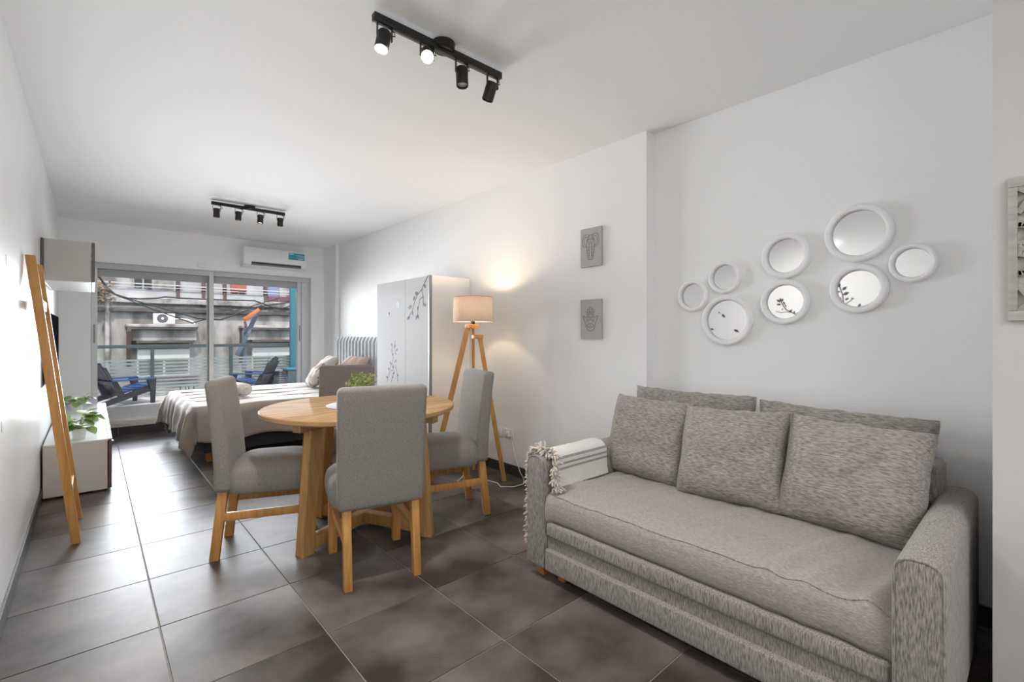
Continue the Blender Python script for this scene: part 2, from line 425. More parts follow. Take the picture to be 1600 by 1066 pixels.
for k, (l, r, lab) in enumerate(CH):
    if k == 0: c0.location = l; c0.rotation_euler = (0, 0, r); ROOT[c0.name] = Vector(l)
    else: dup(c0, l, r, lab)

# ------------------------------------------------------------------ dining table
TC = Vector((1.235, 2.775, 0)); TR = .56
tb = thing('dining_table', 'round light wood pedestal dining table with crossed base and four slanting legs', 'table', TC)
lathe(bm := B(), [(0, .738), (TR - .02, .738), (TR - .006, .741), (TR, .748), (TR, .764), (TR - .005, .769), (TR - .012, .770), (0, .770)], seg=96)
tt = obj('tabletop', bm, 'wood_table', tb, 30)
obj('edge_band', lathe(B(), [(TR - .004, .7405), (TR + .0008, .747), (TR + .0008, .765), (TR - .003, .7688), (TR - .004, .755)], seg=96, close=True), 'wood_edge', tt, 30)
legs = [(math.radians(a), r) for a, r in ((196, .385), (308, .425), (32, .40), (104, .40))]
for a, r in legs:
    d = Vector((math.cos(a), math.sin(a), 0)); n = Vector((-d.y, d.x, 0))
    t = bmesh.new(); bmesh.ops.create_cube(t, size=1)
    for v in t.verts:
        top = v.co.z > 0; c = d * (r - .05 if top else r)
        v.co = c + d * v.co.x * .066 + n * v.co.y * .058 + Vector((0, 0, .672 if top else 0))
    bmesh.ops.bevel(t, geom=list(t.edges), offset=.004, segments=2, profile=.5, affect='EDGES')
    obj('leg', t, 'wood_table_leg', tb)
for k in range(2):
    (a0, r0), (a1, r1) = legs[k], legs[k + 2]
    p, q = Vector((math.cos(a0), math.sin(a0), 0)), Vector((math.cos(a1), math.sin(a1), 0)); z1 = Vector((0, 0, .705)); z0 = Vector((0, 0, .055))
    obj('top_beam', beam(B(), p * (r0 + .05) + z1, q * (r1 + .05) + z1, .060, .066 - .004 * k, bev=.003), 'wood_table_leg', tb)
    obj('floor_stretcher', beam(B(), p * (r0 - .025) + z0, q * (r1 - .025) + z0, .058, .07 - .004 * k, bev=.003), 'wood_table_leg', tb)
o = obj('placemat', lathe(B(), [(0, 0), (.20, 0), (.205, .002), (.2, .004), (0, .004)], seg=48), 'placemat', loc=TC + Vector((0, 0, .770)))
tag(o, 'round pale grey placemat in the middle of the wooden dining table', 'placemat')
tp = thing('potted_plant', 'small bushy yellow-green plant in a white pot on the dining table', 'plant', TC + Vector((0, 0, .774)))
obj('pot', lathe(B(), [(0, 0), (.036, 0), (.048, .075), (.050, .08), (.046, .08), (.043, .065), (0, .065)], seg=28), 'pot', tp)
bm = B(); rnd = random.Random(3)
for k in range(420):
    th, ph = rnd.uniform(0, 2 * PI), math.acos(rnd.uniform(-.15, 1)); rr = rnd.uniform(.035, .082)
    c = Vector((math.sin(ph) * math.cos(th) * rr, math.sin(ph) * math.sin(th) * rr, .115 + math.cos(ph) * rr * .95))
    dd = Vector((rnd.gauss(0, 1), rnd.gauss(0, 1), rnd.gauss(.6, 1))).normalized(); e = dd.orthogonal().normalized()
    L, W = rnd.uniform(.010, .019), rnd.uniform(.004, .007)
    vs = [bm.verts.new(c), bm.verts.new(c + dd * L * .5 + e * W), bm.verts.new(c + dd * L), bm.verts.new(c + dd * L * .5 - e * W)]; bm.faces.new(vs)
o = obj('foliage', bm, 'leaf_dark', tp, 0, fixn=False); o['kind'] = 'stuff'
bm = B()
for k in range(26):
    th = rnd.uniform(0, 2 * PI); tip = Vector((math.cos(th) * rnd.uniform(.05, .11), math.sin(th) * rnd.uniform(.05, .11), rnd.uniform(.11, .19)))
    tube(bm, [(0, 0, .07), tip * .5 + Vector((0, 0, .06)), tip], .0012, 4)
    for q in range(3): lathe(bm, [(0, -.005), (.004, 0), (0, .006)], tip + Vector((rnd.uniform(-.01, .01), rnd.uniform(-.01, .01), rnd.uniform(-.01, .01))), 6)
o = obj('stems', bm, 'leaf_yellow', tp, 0); o['kind'] = 'stuff'

# ------------------------------------------------------------------ sofa
SX0, SY0, SY1 = 1.645, .162, 1.722
sofa = thing('sofa_bed', 'grey-beige heathered fabric sofa bed along the wall under the round mirrors', 'sofa', (2.1, .94, 0))
def sp(n, bm, m, sm=45, par=None): return obj(n, bm, m, par or sofa, sm, world=True)
for (y0, y1) in ((SY0, SY0 + .112), (SY1 - .112, SY1)):
    t = bmesh.new(); bmesh.ops.create_cube(t, size=1)
    for v in t.verts: v.co = Vector((2.1 + v.co.x * .93, (y0 + y1) / 2 + v.co.y * (y1 - y0), .33 + v.co.z * .54))
    eds = [e for e in t.edges if all(v.co.z > .5 for v in e.verts) and abs(e.verts[0].co.x - e.verts[1].co.x) > .3]
    bmesh.ops.bevel(t, geom=eds, offset=.045, segments=7, profile=.5, affect='EDGES')
    oth = [e for e in t.edges if e.is_manifold and e.calc_face_angle(0) > 1.2]
    bmesh.ops.bevel(t, geom=oth, offset=.012, segments=3, profile=.5, affect='EDGES')
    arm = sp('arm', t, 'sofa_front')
    pr = [(y0 + .004, .07), (y0 + .004, .555)] + [(y0 + .045 - .041 * math.cos(a), .558 + .041 * math.sin(a)) for a in [k * PI / 12 for k in range(1, 7)]] + \
         [(y1 - .045 + .041 * math.sin(a), .558 + .041 * math.cos(a)) for a in [k * PI / 12 for k in range(0, 7)]] + [(y1 - .004, .07)]
    sp('piping', tube(B(), [(1.637, y, z) for y, z in pr], .0035, 6), 'sofa_front', par=arm)
ya, yb = SY0 + .113, SY1 - .113
def seat_f(prof, amp, seed):
    n = len(prof)
    def g(a, c):
        y = ya + (yb - ya) * a; i = min(int(c * (n - 1)), n - 2); q = c * (n - 1) - i
        x = prof[i][0] * (1 - q) + prof[i + 1][0] * q; z = prof[i][1] * (1 - q) + prof[i + 1][1] * q
        wv = (noise.noise(Vector((y * 11 + (x - 1.7) * 2.5, x * .9, seed))) ** 2) * amp * 2.4 + noise.noise(Vector((y * 3, x * 3, seed + 4))) * amp * .3
        e = min(1, min(a, 1 - a) * 25)
        return Vector((x - (wv * .6 if z < .405 else 0), y, z + (wv if z > .40 else 0) - (1 - e) ** 2 * .012))
    return g
prof = [(2.42, .40), (2.40, .432), (2.2, .432), (2.05, .434), (1.95, .434), (1.85, .433), (1.76, .430), (1.70, .424), (1.672, .412), (1.660, .39), (1.655, .36), (1.655, .33), (1.660, .305), (1.672, .292), (1.75, .290), (2.42, .290)]
P2 = []
for i in range(len(prof) - 1):
    for k in range(4): q = k / 4; P2.append((prof[i][0] * (1 - q) + prof[i + 1][0] * q, prof[i][1] * (1 - q) + prof[i + 1][1] * q))
P2.append(prof[-1])
bm = B(); vs = grid(bm, 130, len(P2), seat_f(P2, .017, 2.2))
bm.faces.new([v for v in vs[0]][::-1]); bm.faces.new([v for v in vs[-1]])
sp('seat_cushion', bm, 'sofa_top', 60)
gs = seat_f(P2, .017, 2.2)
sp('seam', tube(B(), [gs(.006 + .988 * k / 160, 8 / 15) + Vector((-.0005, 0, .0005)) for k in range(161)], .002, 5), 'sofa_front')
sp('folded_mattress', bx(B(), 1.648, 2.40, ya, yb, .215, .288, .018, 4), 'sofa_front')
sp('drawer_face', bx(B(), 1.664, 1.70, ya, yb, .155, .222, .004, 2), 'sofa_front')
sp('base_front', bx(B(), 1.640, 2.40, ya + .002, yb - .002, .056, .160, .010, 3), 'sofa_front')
sp('back_panel', bx(B(), 2.40, 2.60, ya - .02, yb + .02, .07, .70, .03, 4), 'sofa_front')
for x, y in ((1.70, SY1 - .05), (1.72, SY1 - .17), (1.70, SY0 + .05), (2.52, SY1 - .05), (2.52, SY0 + .05), (1.72, .5)):
    sp('foot', bx(B(), x - .02, x + .02, y - .02, y + .02, 0, .07, .003), 'wood_leg')
def put_cushion(name, lab, w, h, t, cen, tilt, roll, m='sofa_cushion', seed=0, yaw=0, group=None, pinch=.055, wr=.010):
    """faces -x; tilt leans the top back (+x)"""
    o = obj(name, cushion(B(), w, h, t, seed=seed, pinch=pinch, wr=wr, n=34), m, smooth=80)
    R = Matrix.Rotation(math.radians(-90 + yaw), 3, 'Z') @ Matrix.Rotation(math.radians(-tilt), 3, 'X') @ Matrix.Rotation(math.radians(roll), 3, 'Y')
    o.rotation_euler = R.to_euler(); o.location = cen
    tag(o, lab, 'cushion', group); return o
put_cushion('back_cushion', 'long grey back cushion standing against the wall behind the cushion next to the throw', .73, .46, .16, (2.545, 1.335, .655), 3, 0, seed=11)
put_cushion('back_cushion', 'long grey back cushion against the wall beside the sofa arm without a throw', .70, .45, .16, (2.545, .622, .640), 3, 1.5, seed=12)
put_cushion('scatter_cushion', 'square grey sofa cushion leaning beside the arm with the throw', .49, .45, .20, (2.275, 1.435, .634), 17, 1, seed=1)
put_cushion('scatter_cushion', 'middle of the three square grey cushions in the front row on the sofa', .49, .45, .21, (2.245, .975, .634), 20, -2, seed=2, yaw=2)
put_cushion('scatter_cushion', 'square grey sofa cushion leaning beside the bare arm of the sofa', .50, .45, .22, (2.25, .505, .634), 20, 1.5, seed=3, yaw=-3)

# throw over the left arm
thr = thing('throw_blanket', 'off-white throw with grey stripes and shaggy fringe draped over the sofa arm', 'blanket', (1.92, 1.66, .6))
yo, yi = SY1 + .006, SY1 - .112 - .006
path = [(yi - .012, .440), (yi - .004, .47), (yi, .52), (yi + .002, .558)] + [(yi + .05 - .05 * math.cos(a), .560 + .048 * math.sin(a)) for a in [k * PI / 14 for k in range(1, 8)]] + \
       [(yo - .05 + .05 * math.sin(a), .560 + .048 * math.cos(a)) for a in [k * PI / 14 for k in range(1, 8)]] + [(yo + .002, .5), (yo + .004, .4), (yo + .006, .3), (yo + .008, .2), (yo + .009, .145)]
def plen(p):
    L = [0]
    for a, c in zip(p, p[1:]): L.append(L[-1] + math.hypot(c[0] - a[0], c[1] - a[1]))
    return L
PLn = plen(path)
def pat(s):
    s = max(0, min(s, PLn[-1] - 1e-6))
    for i in range(len(path) - 1):
        if PLn[i + 1] > s:
            q = (s - PLn[i]) / (PLn[i + 1] - PLn[i]); p, r = path[i], path[i + 1]
            return (p[0] * (1 - q) + r[0] * q, p[1] * (1 - q) + r[1] * q, r[0] - p[0], r[1] - p[1])
def cloth(x0, x1, s0, s1, off, th, nx=30, ns=60):
    bm = B()
    def f(o2):
        def g(a, c):
            s = s0 + (s1 - s0) * c; x = x0 + (x1 - x0) * a; y, z, dy, dz = pat(s); L = math.hypot(dy, dz) or 1; ny, nz_ = -dz / L, dy / L
            if s < PLn[4]: pass
            k = off + o2 + .0035 * noise.noise(Vector((x * 9, s * 9, 3))) + .0035
            return Vector((x + .012 * (s / PLn[-1] - .2), y + ny * k, z + nz_ * k))
        return g
    A = grid(bm, nx, ns, f(th)); C = grid(bm, nx, ns, f(0))
    for i in range(nx - 1):
        bm.faces.new((A[i][0], C[i][0], C[i + 1][0], A[i + 1][0])); bm.faces.new((A[i][-1], A[i + 1][-1], C[i + 1][-1], C[i][-1]))
    for j in range(ns - 1):
        bm.faces.new((A[0][j], A[0][j + 1], C[0][j + 1], C[0][j])); bm.faces.new((A[-1][j], C[-1][j], C[-1][j + 1], A[-1][j + 1]))
    return bm
obj('cloth', cloth(1.70, 2.12, 0, PLn[-1], 0, .006), 'throw', thr, 60, world=True)
for s in (.085, .110, .135): obj('stripe', cloth(1.702, 2.118, s, s + .011, .0062, .0008, 30, 3), 'throw_stripe', thr, 60, world=True)
bm = B(); rnd = random.Random(5); s = 0.0
while s < PLn[-1]:
    y, z, dy, dz = pat(s); L = math.hypot(dy, dz) or 1; ny, nz_ = -dz / L, dy / L
    for q in range(5):
        p = Vector((1.712 - rnd.uniform(0, .02), y + ny * .010, z + nz_ * .010)); d = Vector((-.7, ny * rnd.uniform(.3, 1.6), nz_ * .9 - .1 + rnd.uniform(-.4, .4))).normalized(); pts = [p]; sag = rnd.uniform(.2, .7)
        for e in range(5):
            d = (d + Vector((rnd.uniform(-.5, .5), rnd.uniform(-.45, .45), -sag * .5 + rnd.uniform(-.4, .4)))).normalized()
            p = p + d * rnd.uniform(.007, .013); p.z = max(p.z, .436 if p.y < 1.6 else .02); p.y = p.y if not (SY1 - .112 < p.y < SY1 and p.z < .6 and p.x > 1.64) else p.y
            pts.append(p.copy())
        tube(bm, pts, [.003, .005, .0045, .006, .005, .002], 5)
    s += .0085
o = obj('fringe', bm, 'fringe', thr, 60, world=True); o['kind'] = 'stuff'

# ------------------------------------------------------------------ round wall mirrors
MIR = [(1.412, 1.436, .194, 'smallest round mirror in a white ring frame, the one nearest the framed hand picture'),
       (1.219, 1.531, .190, 'small round white-framed mirror just above the wide mirror that shows loose leaves'),
       (1.208, 1.283, .292, 'round white-framed mirror hanging lowest, reflecting a few loose dark leaves'),
       (.898, 1.615, .240, 'round white-framed mirror directly above the one reflecting a leaning sprig'),
       (.903, 1.373, .240, 'round white-framed mirror reflecting a leaning leafy sprig in its middle'),
       (.583, 1.685, .277, 'large round white-framed mirror hanging highest, showing plain grey'),
       (.583, 1.420, .236, 'round white-framed mirror under the highest one, reflecting leaves at its edge'),
       (.382, 1.520, .174, 'round white-framed mirror nearest the partition with the carved panel, showing plain grey')]
RY = Matrix.Rotation(-PI / 2, 4, 'Y')      # lathe axis +z -> -x
for y, z, dia, lab in MIR:
    r = dia / 2; fw = min(.032, r * .27); t = thing('round_mirror', lab, 'mirror', (XC, y, z), 0, 'round mirrors on the wall above the sofa')
    pf = [(r * .99, .0005), (r, .006), (r, .018), (r - .004, .024), (r - .009, .0265), (r - fw + .009, .0265), (r - fw + .004, .024), (r - fw, .018), (r - fw, .0005)]
    obj('frame', lathe(B(), pf, seg=64, mx=RY, close=True), 'white', t, 50)
    obj('glass', lathe(B(), [(0, .008), (r - fw + .002, .008), (r - fw + .002, .003), (0, .003)], seg=48, mx=RY), 'mirror', t, 30)

# ------------------------------------------------------------------ vinyl leaf decals
def leafshape(L, W): return [(0, 0), (L * .25, W * .38), (L * .5, W * .5), (L * .78, W * .3), (L, 0), (L * .78, -W * .3), (L * .5, -W * .5), (L * .25, -W * .38)]
def decal_leaf(bm, x, p, q, L, W, side):
    """leaf on plane X=x from point p=(y,z) towards q; side=+1 sticks to +x"""
    a = math.atan2(q[1] - p[1], q[0] - p[0])
    mx = Matrix.Translation((x, p[0], p[1])) @ Matrix(((0, 0, side, 0), (math.cos(a), -math.sin(a), 0, 0), (math.sin(a), math.cos(a), 0, 0), (0, 0, 0, 1)))
    prism(bm, leafshape(L, W), .0012, mx)
def stem(bm, x, pts, wd, side):
    for a, c in zip(pts, pts[1:]):
        an = math.atan2(c[1] - a[1], c[0] - a[0]); L = math.hypot(c[0] - a[0], c[1] - a[1])
        mx = Matrix.Translation((x, a[0], a[1])) @ Matrix(((0, 0, side, 0), (math.cos(an), -math.sin(an), 0, 0), (math.sin(an), math.cos(an), 0, 0), (0, 0, 0, 1)))
        prism(bm, [(-wd * .3, -wd / 2), (L + wd * .3, -wd / 2), (L + wd * .3, wd / 2), (-wd * .3, wd / 2)], .0012, mx)
# decal on the left wall; its mirror images are what the round mirrors show
XV = XC - .008; XU = XV + (XV - XL)
def mz(x, y): p = on_x(1040 + x / 3.478, 300 + y / 3.478, XU); return (p.y, p.z)
def leaf_m(bm, a, b2, wk=.42):
    p, q = mz(*a), mz(*b2); L = math.hypot(q[0] - p[0], q[1] - p[1]); decal_leaf(bm, XL, p, q, L, L * wk, 1)
bm = B()
stem(bm, XL, [mz(*p) for p in ((712, 668), (680, 652), (655, 640), (640, 620), (628, 596))], .010, 1)
stem(bm, XL, [mz(*p) for p in ((690, 655), (660, 652), (630, 656), (600, 650))], .007, 1); stem(bm, XL, [mz(*p) for p in ((714, 668), (700, 676), (685, 686))], .007, 1)
for a, c in (((628, 598), (640, 578)), ((626, 596), (622, 576)), ((624, 600), (603, 585)), ((628, 612), (602, 612)), ((648, 614), (640, 596)), ((655, 626), (650, 612)), ((642, 636), (628, 640)), ((672, 650), (690, 640)), ((700, 662), (700, 646)), ((712, 664), (726, 652))): leaf_m(bm, a, c, .5)
o = obj('leaf_sprig_decal', bm, 'decal', smooth=0); tag(o, 'dark vinyl leaf sprig stuck on the glossy wall, seen in one round mirror', 'decal')
bm = B()
stem(bm, XL, [mz(*p) for p in ((962, 640), (966, 600), (962, 560), (950, 525), (940, 505))], .011, 1); stem(bm, XL, [mz(*p) for p in ((966, 612), (985, 605), (1005, 592), (1018, 578))], .008, 1)
for a, c in (((940, 520), (946, 492)), ((950, 545), (930, 540)), ((960, 535), (985, 514)), ((964, 560), (998, 545)), ((956, 585), (938, 570)), ((975, 590), (995, 574)), ((1008, 576), (1024, 582))): leaf_m(bm, a, c, .55)
o = obj('leaf_branch_decal', bm, 'decal', smooth=0); tag(o, 'dark vinyl branch with broad leaves on the glossy wall, seen cut off in a mirror', 'decal')
for a, c in (((288, 652), (296, 662)), ((306, 664), (324, 684)), ((242, 744), (264, 748)), ((370, 748), (400, 762))):
    bm = B(); leaf_m(bm, a, c, .45); o = obj('leaf_decal', bm, 'decal', smooth=0)
    tag(o, 'single dark vinyl leaf on the glossy wall, seen only in the lowest mirror', 'decal', 'loose leaf decals seen in the lowest mirror')
for u, v in ((9, 405), (21, 470), (12, 535), (25, 572), (5, 592), (2, 666)):
    p = on_x(u, v, XL); bm = B(); decal_leaf(bm, XL, (p.y, p.z + .02), (p.y + .02, p.z - .03), .055, .03, 1); o = obj('leaf_decal', bm, 'decal_grey', smooth=0)
    tag(o, 'small grey vinyl leaf scattered on the glossy wall beside the ladder', 'decal', 'loose leaf decals beside the ladder')

bm = B(); leaf_m(bm, (1048, 630), (1058, 606), .55); o = obj('leaf_decal', bm, 'decal', smooth=0); tag(o, 'single dark vinyl leaf on the glossy wall beside the broad-leaved branch decal', 'decal')
# ------------------------------------------------------------------ pictures on the pilaster
def picture(z0, z1, lab, strokes, fills):
    y0, y1 = 2.035, 2.22; yc, zc = (y0 + y1) / 2, (z0 + z1) / 2
    t = thing('canvas_picture', lab, 'picture', (XP, yc, zc), 0)
    obj('canvas', bx(B(), -.022, -.0005, -(y1 - y0) / 2, (y1 - y0) / 2, -(z1 - z0) / 2, (z1 - z0) / 2, .002, 1), 'canvas', t, 30)
    bm = B()
    for pts in strokes: stem(bm, -.022, pts, .0032, -1)
    for (c, r) in fills:
        stem(bm, -.022, [(c[0] + r * math.cos(k * PI / 6), c[1] + r * math.sin(k * PI / 6)) for k in range(13)], .0018, -1)
    obj('line_drawing', bm, 'canvas_line', t, 0)
    return t
def sym(p): return [p, [(-y, z) for y, z in p]]
el = []
for p in ([(.012, .085), (.035, .095), (.062, .088), (.076, .06), (.074, .03), (.060, .008), (.044, .004), (.034, .02)], [(.02, .075), (.045, .078), (.062, .06), (.06, .032), (.046, .018)],
          [(.034, .05), (.036, .02), (.030, -.02), (.026, -.06), (.022, -.085)], [(.0, .088), (.012, .085), (.02, .07), (.034, .05)], [(.026, .045), (.014, .03), (.010, .0), (.012, -.04), (.010, -.08)],
          [(.022, -.085), (.010, -.09), (0, -.085)], [(.030, .0), (.012, .004)], [(.028, -.02), (.012, -.016)], [(.027, -.04), (.012, -.036)], [(.024, -.06), (.011, -.056)]): el += sym(p)
picture(1.682, 1.957, 'small grey canvas with an ornamental elephant head on the wall, upper of the pair', el, [((0, .06), .010), ((.02, .055), .006), ((-.02, .055), .006), ((0, .035), .007)])
hm = []
for p in ([(.0, .085), (.010, .078), (.012, .03)], [(.012, .065), (.026, .072), (.030, .06), (.030, .02)], [(.030, .02), (.040, .012), (.058, .022), (.070, .020), (.060, .004), (.046, -.03), (.036, -.06), (.020, -.082), (0, -.088)], [(.022, .055), (.020, .02), (.034, -.01)],
          [(0, -.03), (.02, -.035), (.032, -.046), (.02, -.058), (0, -.062)], [(0, .0), (.014, -.006), (.03, -.022)], [(.016, .02), (.008, .008), (0, .014)]): hm += sym(p)
picture(1.170, 1.450, 'small grey canvas with an ornamental open hand on the wall, lower of the pair', hm, [((0, -.046), .008), ((0, .05), .006), ((0, .03), .005)])

# ------------------------------------------------------------------ carved panel on the partition
cp = thing('carved_wall_panel', 'grey carved openwork wooden panel hung on the white partition', 'wall art', (2.15, -.10, 1.465))
def yz_bar(bm, p, q, wd, x0=-.018, x1=-.0005): beam(bm, ((x0 + x1) / 2, *p), ((x0 + x1) / 2, *q), wd, abs(x1 - x0), up=(1, 0, 0), bev=.0015)
bm = B(); H2 = .222; W2 = .17
for p, q in (((-W2, H2 - .015), (W2, H2 - .015)), ((-W2, -H2 + .015), (W2, -H2 + .015)), ((W2 - .010, -H2 + .031), (W2 - .010, H2 - .031)), ((-W2 + .010, -H2 + .031), (-W2 + .010, H2 - .031))): yz_bar(bm, p, q, .030 if p[1] == q[1] else .020)
obj('frame', bm, 'carved', cp, 40)
def fret(pts_list, wd=.017):
    bm = B()
    for pts in pts_list:
        for a, c in zip(pts, pts[1:]): yz_bar(bm, a, c, wd, -.014, -.001)
    obj('fretwork', bm, 'carved', cp, 40)
def arc(cy, cz, r, a0, a1, n=12): return [(cy + r * math.cos(math.radians(a0 + (a1 - a0) * k / n)), cz + r * math.sin(math.radians(a0 + (a1 - a0) * k / n))) for k in range(n + 1)]
fret([arc(0, 0, .062, 0, 360, 24), arc(0, 0, .03, 0, 360, 16)])
for sz in (1, -1):
    fret([[(W2 - .02, sz * .19), (0, sz * .07)], [(-W2 + .02, sz * .19), (0, sz * .07)], arc(.085, sz * .135, .045, 0, 360, 18), arc(-.085, sz * .135, .045, 0, 360, 18)])
    fret([[(W2 - .02, sz * .075), (.06, sz * .075)], [(-W2 + .02, sz * .075), (-.06, sz * .075)], arc(W2 - .02, sz * .045, .03, 90, 270, 10), arc(-W2 + .02, sz * .045, .03, -90, 90, 10), [(W2 - .02, sz * .11), (.10, sz * .19)]])
fret([[(W2 - .02, 0), (.062, 0)], [(-W2 + .02, 0), (-.062, 0)]])

# ------------------------------------------------------------------ floor lamp
LC = Vector((2.345, 3.12, 0))
lp = thing('floor_lamp', 'wooden tripod floor lamp with a beige linen drum shade, switched on', 'lamp', LC)
ft = [((.175, -.195), 1.195, (.030, -.030)), ((-.305, .17), 1.275, (-.025, .014)), ((.19, .24), 1.275, (.018, .022))]
for (f, zt, tpn) in ft:
    d = Vector((f[0], f[1], 0)).normalized(); n = Vector((-d.y, d.x, 0)); t = bmesh.new(); bmesh.ops.create_cube(t, size=1)
    for v in t.verts:
        top = v.co.z > 0; c = Vector((tpn[0] * 1.3, tpn[1] * 1.3, zt)) if top else Vector((f[0], f[1], 0))
        v.co = c + d * v.co.x * .036 + n * v.co.y * .024
    bmesh.ops.bevel(t, geom=list(t.edges), offset=.003, segments=2, profile=.5, affect='EDGES'); obj('leg', t, 'wood_lamp', lp)
obj('top_block', bx(B(), -.055, .04, -.028, .034, 1.25, 1.285, .004), 'wood_lamp', lp)
obj('lower_block', bx(B(), -.005, .062, -.062, .012, 1.165, 1.20, .004), 'wood_lamp', lp)
obj('socket', cyl(B(), (0, 0, 1.285), (0, 0, 1.345), .017), 'black_metal', lp)
obj('bulb', lathe(B(), [(0, 1.345), (.014, 1.347), (.03, 1.385), (.026, 1.41), (0, 1.425)], seg=20), 'bulb', lp)
sh = obj('lamp_shade', lathe(B(), [(.163, 1.305), (.158, 1.508), (.1565, 1.508), (.1615, 1.305)], seg=56, close=True), 'shade', lp, 50)
obj('rim', tube(B(), [(.158 * math.cos(k * PI / 28), .158 * math.sin(k * PI / 28), 1.508) for k in range(56)], .0025, 6, closed=True), 'wood_leg', sh)
for k in range(3): obj('shade_spoke', cyl(B(), (0, 0, 1.335), (.16 * math.cos(k * 2.1), .16 * math.sin(k * 2.1), 1.315), .002, seg=6), 'black_metal', sh)
l = light('lamp_light', 'POINT', (0, 0, 1.435), 5.5, (1, .78, .56), shadow_soft_size=.03); l.parent = lp
cab = obj('lamp_cable', tube(B(), [(2.44, 3.34, .004), (2.30, 3.22, .004), (2.12, 3.10, .004), (2.25, 3.02, .004), (2.42, 3.03, .004), (2.44, 2.92, .004), (2.40, 2.83, .004), (2.47, 2.76, .004), (2.58, 2.76, .004), (2.66, 2.84, .006), (2.672, 2.90, .05), (2.68, 2.97, .16), (2.683, 3.02, .30)], .0035, 6), 'cable')
tag(cab, 'thin white electric cable curling over the floor from lamp to socket', 'cable')
pl = obj('cable_adapter', bx(B(), 2.125, 2.165, 3.03, 3.09, 0, .03, .006), 'white'); tag(pl, 'small white in-line cable switch lying on the floor tiles by the lamp', 'switch')
so = thing('wall_socket', 'blank white socket plate low on the wall behind the lamp leg', 'socket', (XA, 3.19, .342))
obj('plate', bx(B(), -.010, -.0005, -.045, .045, -.038, .038, .004), 'white', so)
so = thing('wall_socket', 'white wall socket with a plug pushed in, beside the blank plate', 'socket', (XA, 3.055, .348))
obj('plate', bx(B(), -.012, -.0005, -.06, .06, -.04, .04, .004), 'white', so)
obj('insert', bx(B(), -.015, -.011, -.03, .045, -.028, .028, .002), 'cream_panel', so)
obj('plug', bx(B(), -.045, -.015, -.032, .012, -.022, .022, .006), 'white', so)

# ------------------------------------------------------------------ wardrobe
WD = (2.238, 2.688, 3.62, 4.668, 1.732)
wd = thing('wardrobe', 'white two-door wardrobe with black leaf decals standing behind the floor lamp', 'wardrobe', (2.46, 4.14, 0))
def wdp(n, m, *a, bev=.002, par=None): return obj(n, bx(B(), *a, bev, 1), m, par or wd, 30, world=True)
wdp('body', 'white', WD[0] + .03, WD[1], WD[2], WD[3], .0, WD[4])
d1 = wdp('door', 'white_gloss', WD[0] + .008, WD[0] + .028, WD[2] + .024, 4.064, .05, WD[4] - .004)
d2 = wdp('door', 'white_gloss', WD[0] + .008, WD[0] + .028, 4.066, WD[3] - .004, .05, WD[4] - .004)
wdp('edge_strip', 'alu_dark', WD[0], WD[0] + .030, WD[2], WD[2] + .022, 0, WD[4])
wdp('plinth', 'white', WD[0] + .035, WD[0] + .04, WD[2] + .03, WD[3] - .01, 0, .05)
def wz(x, y):                                   # pixel in the 480..900 x 360..640 crop at x3.807
    p = on_x(480 + x / 3.807, 360 + y / 3.807, WD[0] + .008); return (p.y, p.z)
def wleaf(bm, a, c, wk=.5):
    p, q = wz(*a), wz(*c); L = math.hypot(q[0] - p[0], q[1] - p[1]); decal_leaf(bm, WD[0] + .008, p, q, L, L * wk, -1)
bm = B(); W0 = WD[0] + .008
for pts, wdt in ((((718, 270), (700, 310), (682, 352)), .010), (((682, 352), (655, 385), (638, 430), (625, 480), (600, 525)), .008), (((682, 352), (690, 400), (690, 450)), .008), (((690, 395), (670, 410), (660, 460), (655, 520)), .007)):
    stem(bm, W0, [wz(*p) for p in pts], wdt, -1)
for a, c in (((696, 320), (704, 344)), ((662, 378), (640, 374)), ((690, 436), (708, 450)), ((658, 505), (644, 530)), ((656, 500), (664, 528)), ((660, 450), (656, 478)), ((626, 480), (628, 510)), ((612, 515), (594, 530)), ((622, 450), (600, 462)), ((640, 390), (632, 420))): wleaf(bm, a, c, .55)
obj('branch_decal', bm, 'decal', d1, 0, world=True)
bm = B()
for pts in (((505, 675), (503, 720), (512, 760), (500, 800), (488, 850), (475, 900)), ((523, 655), (520, 700), (530, 740)), ((505, 790), (515, 840), (500, 900)), ((540, 900), (535, 850), (525, 800))):
    stem(bm, W0, [wz(*p) for p in pts], .006, -1)
for a, c in (((506, 690), (500, 672)), ((518, 700), (526, 680)), ((530, 720), (538, 704)), ((505, 745), (512, 732)), ((522, 770), (534, 782)), ((524, 790), (518, 776)), ((500, 800), (492, 780)), ((508, 820), (516, 806)), ((488, 835), (482, 815)), ((510, 855), (520, 845)), ((480, 880), (470, 866)), ((536, 870), (542, 855)), ((505, 880), (512, 868)), ((500, 830), (508, 838))): wleaf(bm, a, c, .5)
obj('branch_decal', bm, 'decal', d2, 0, world=True)
for pts in ([((478, 490), (492, 500)), ((484, 512), (490, 478)), ((480, 518), (478, 500))], [((530, 432), (552, 440)), ((534, 448), (550, 460)), ((530, 430), (532, 452))]):
    bm = B()
    for a, c in pts: wleaf(bm, a, c, .5)
    obj('bird_decal', bm, 'decal_grey', d2, 0, world=True)

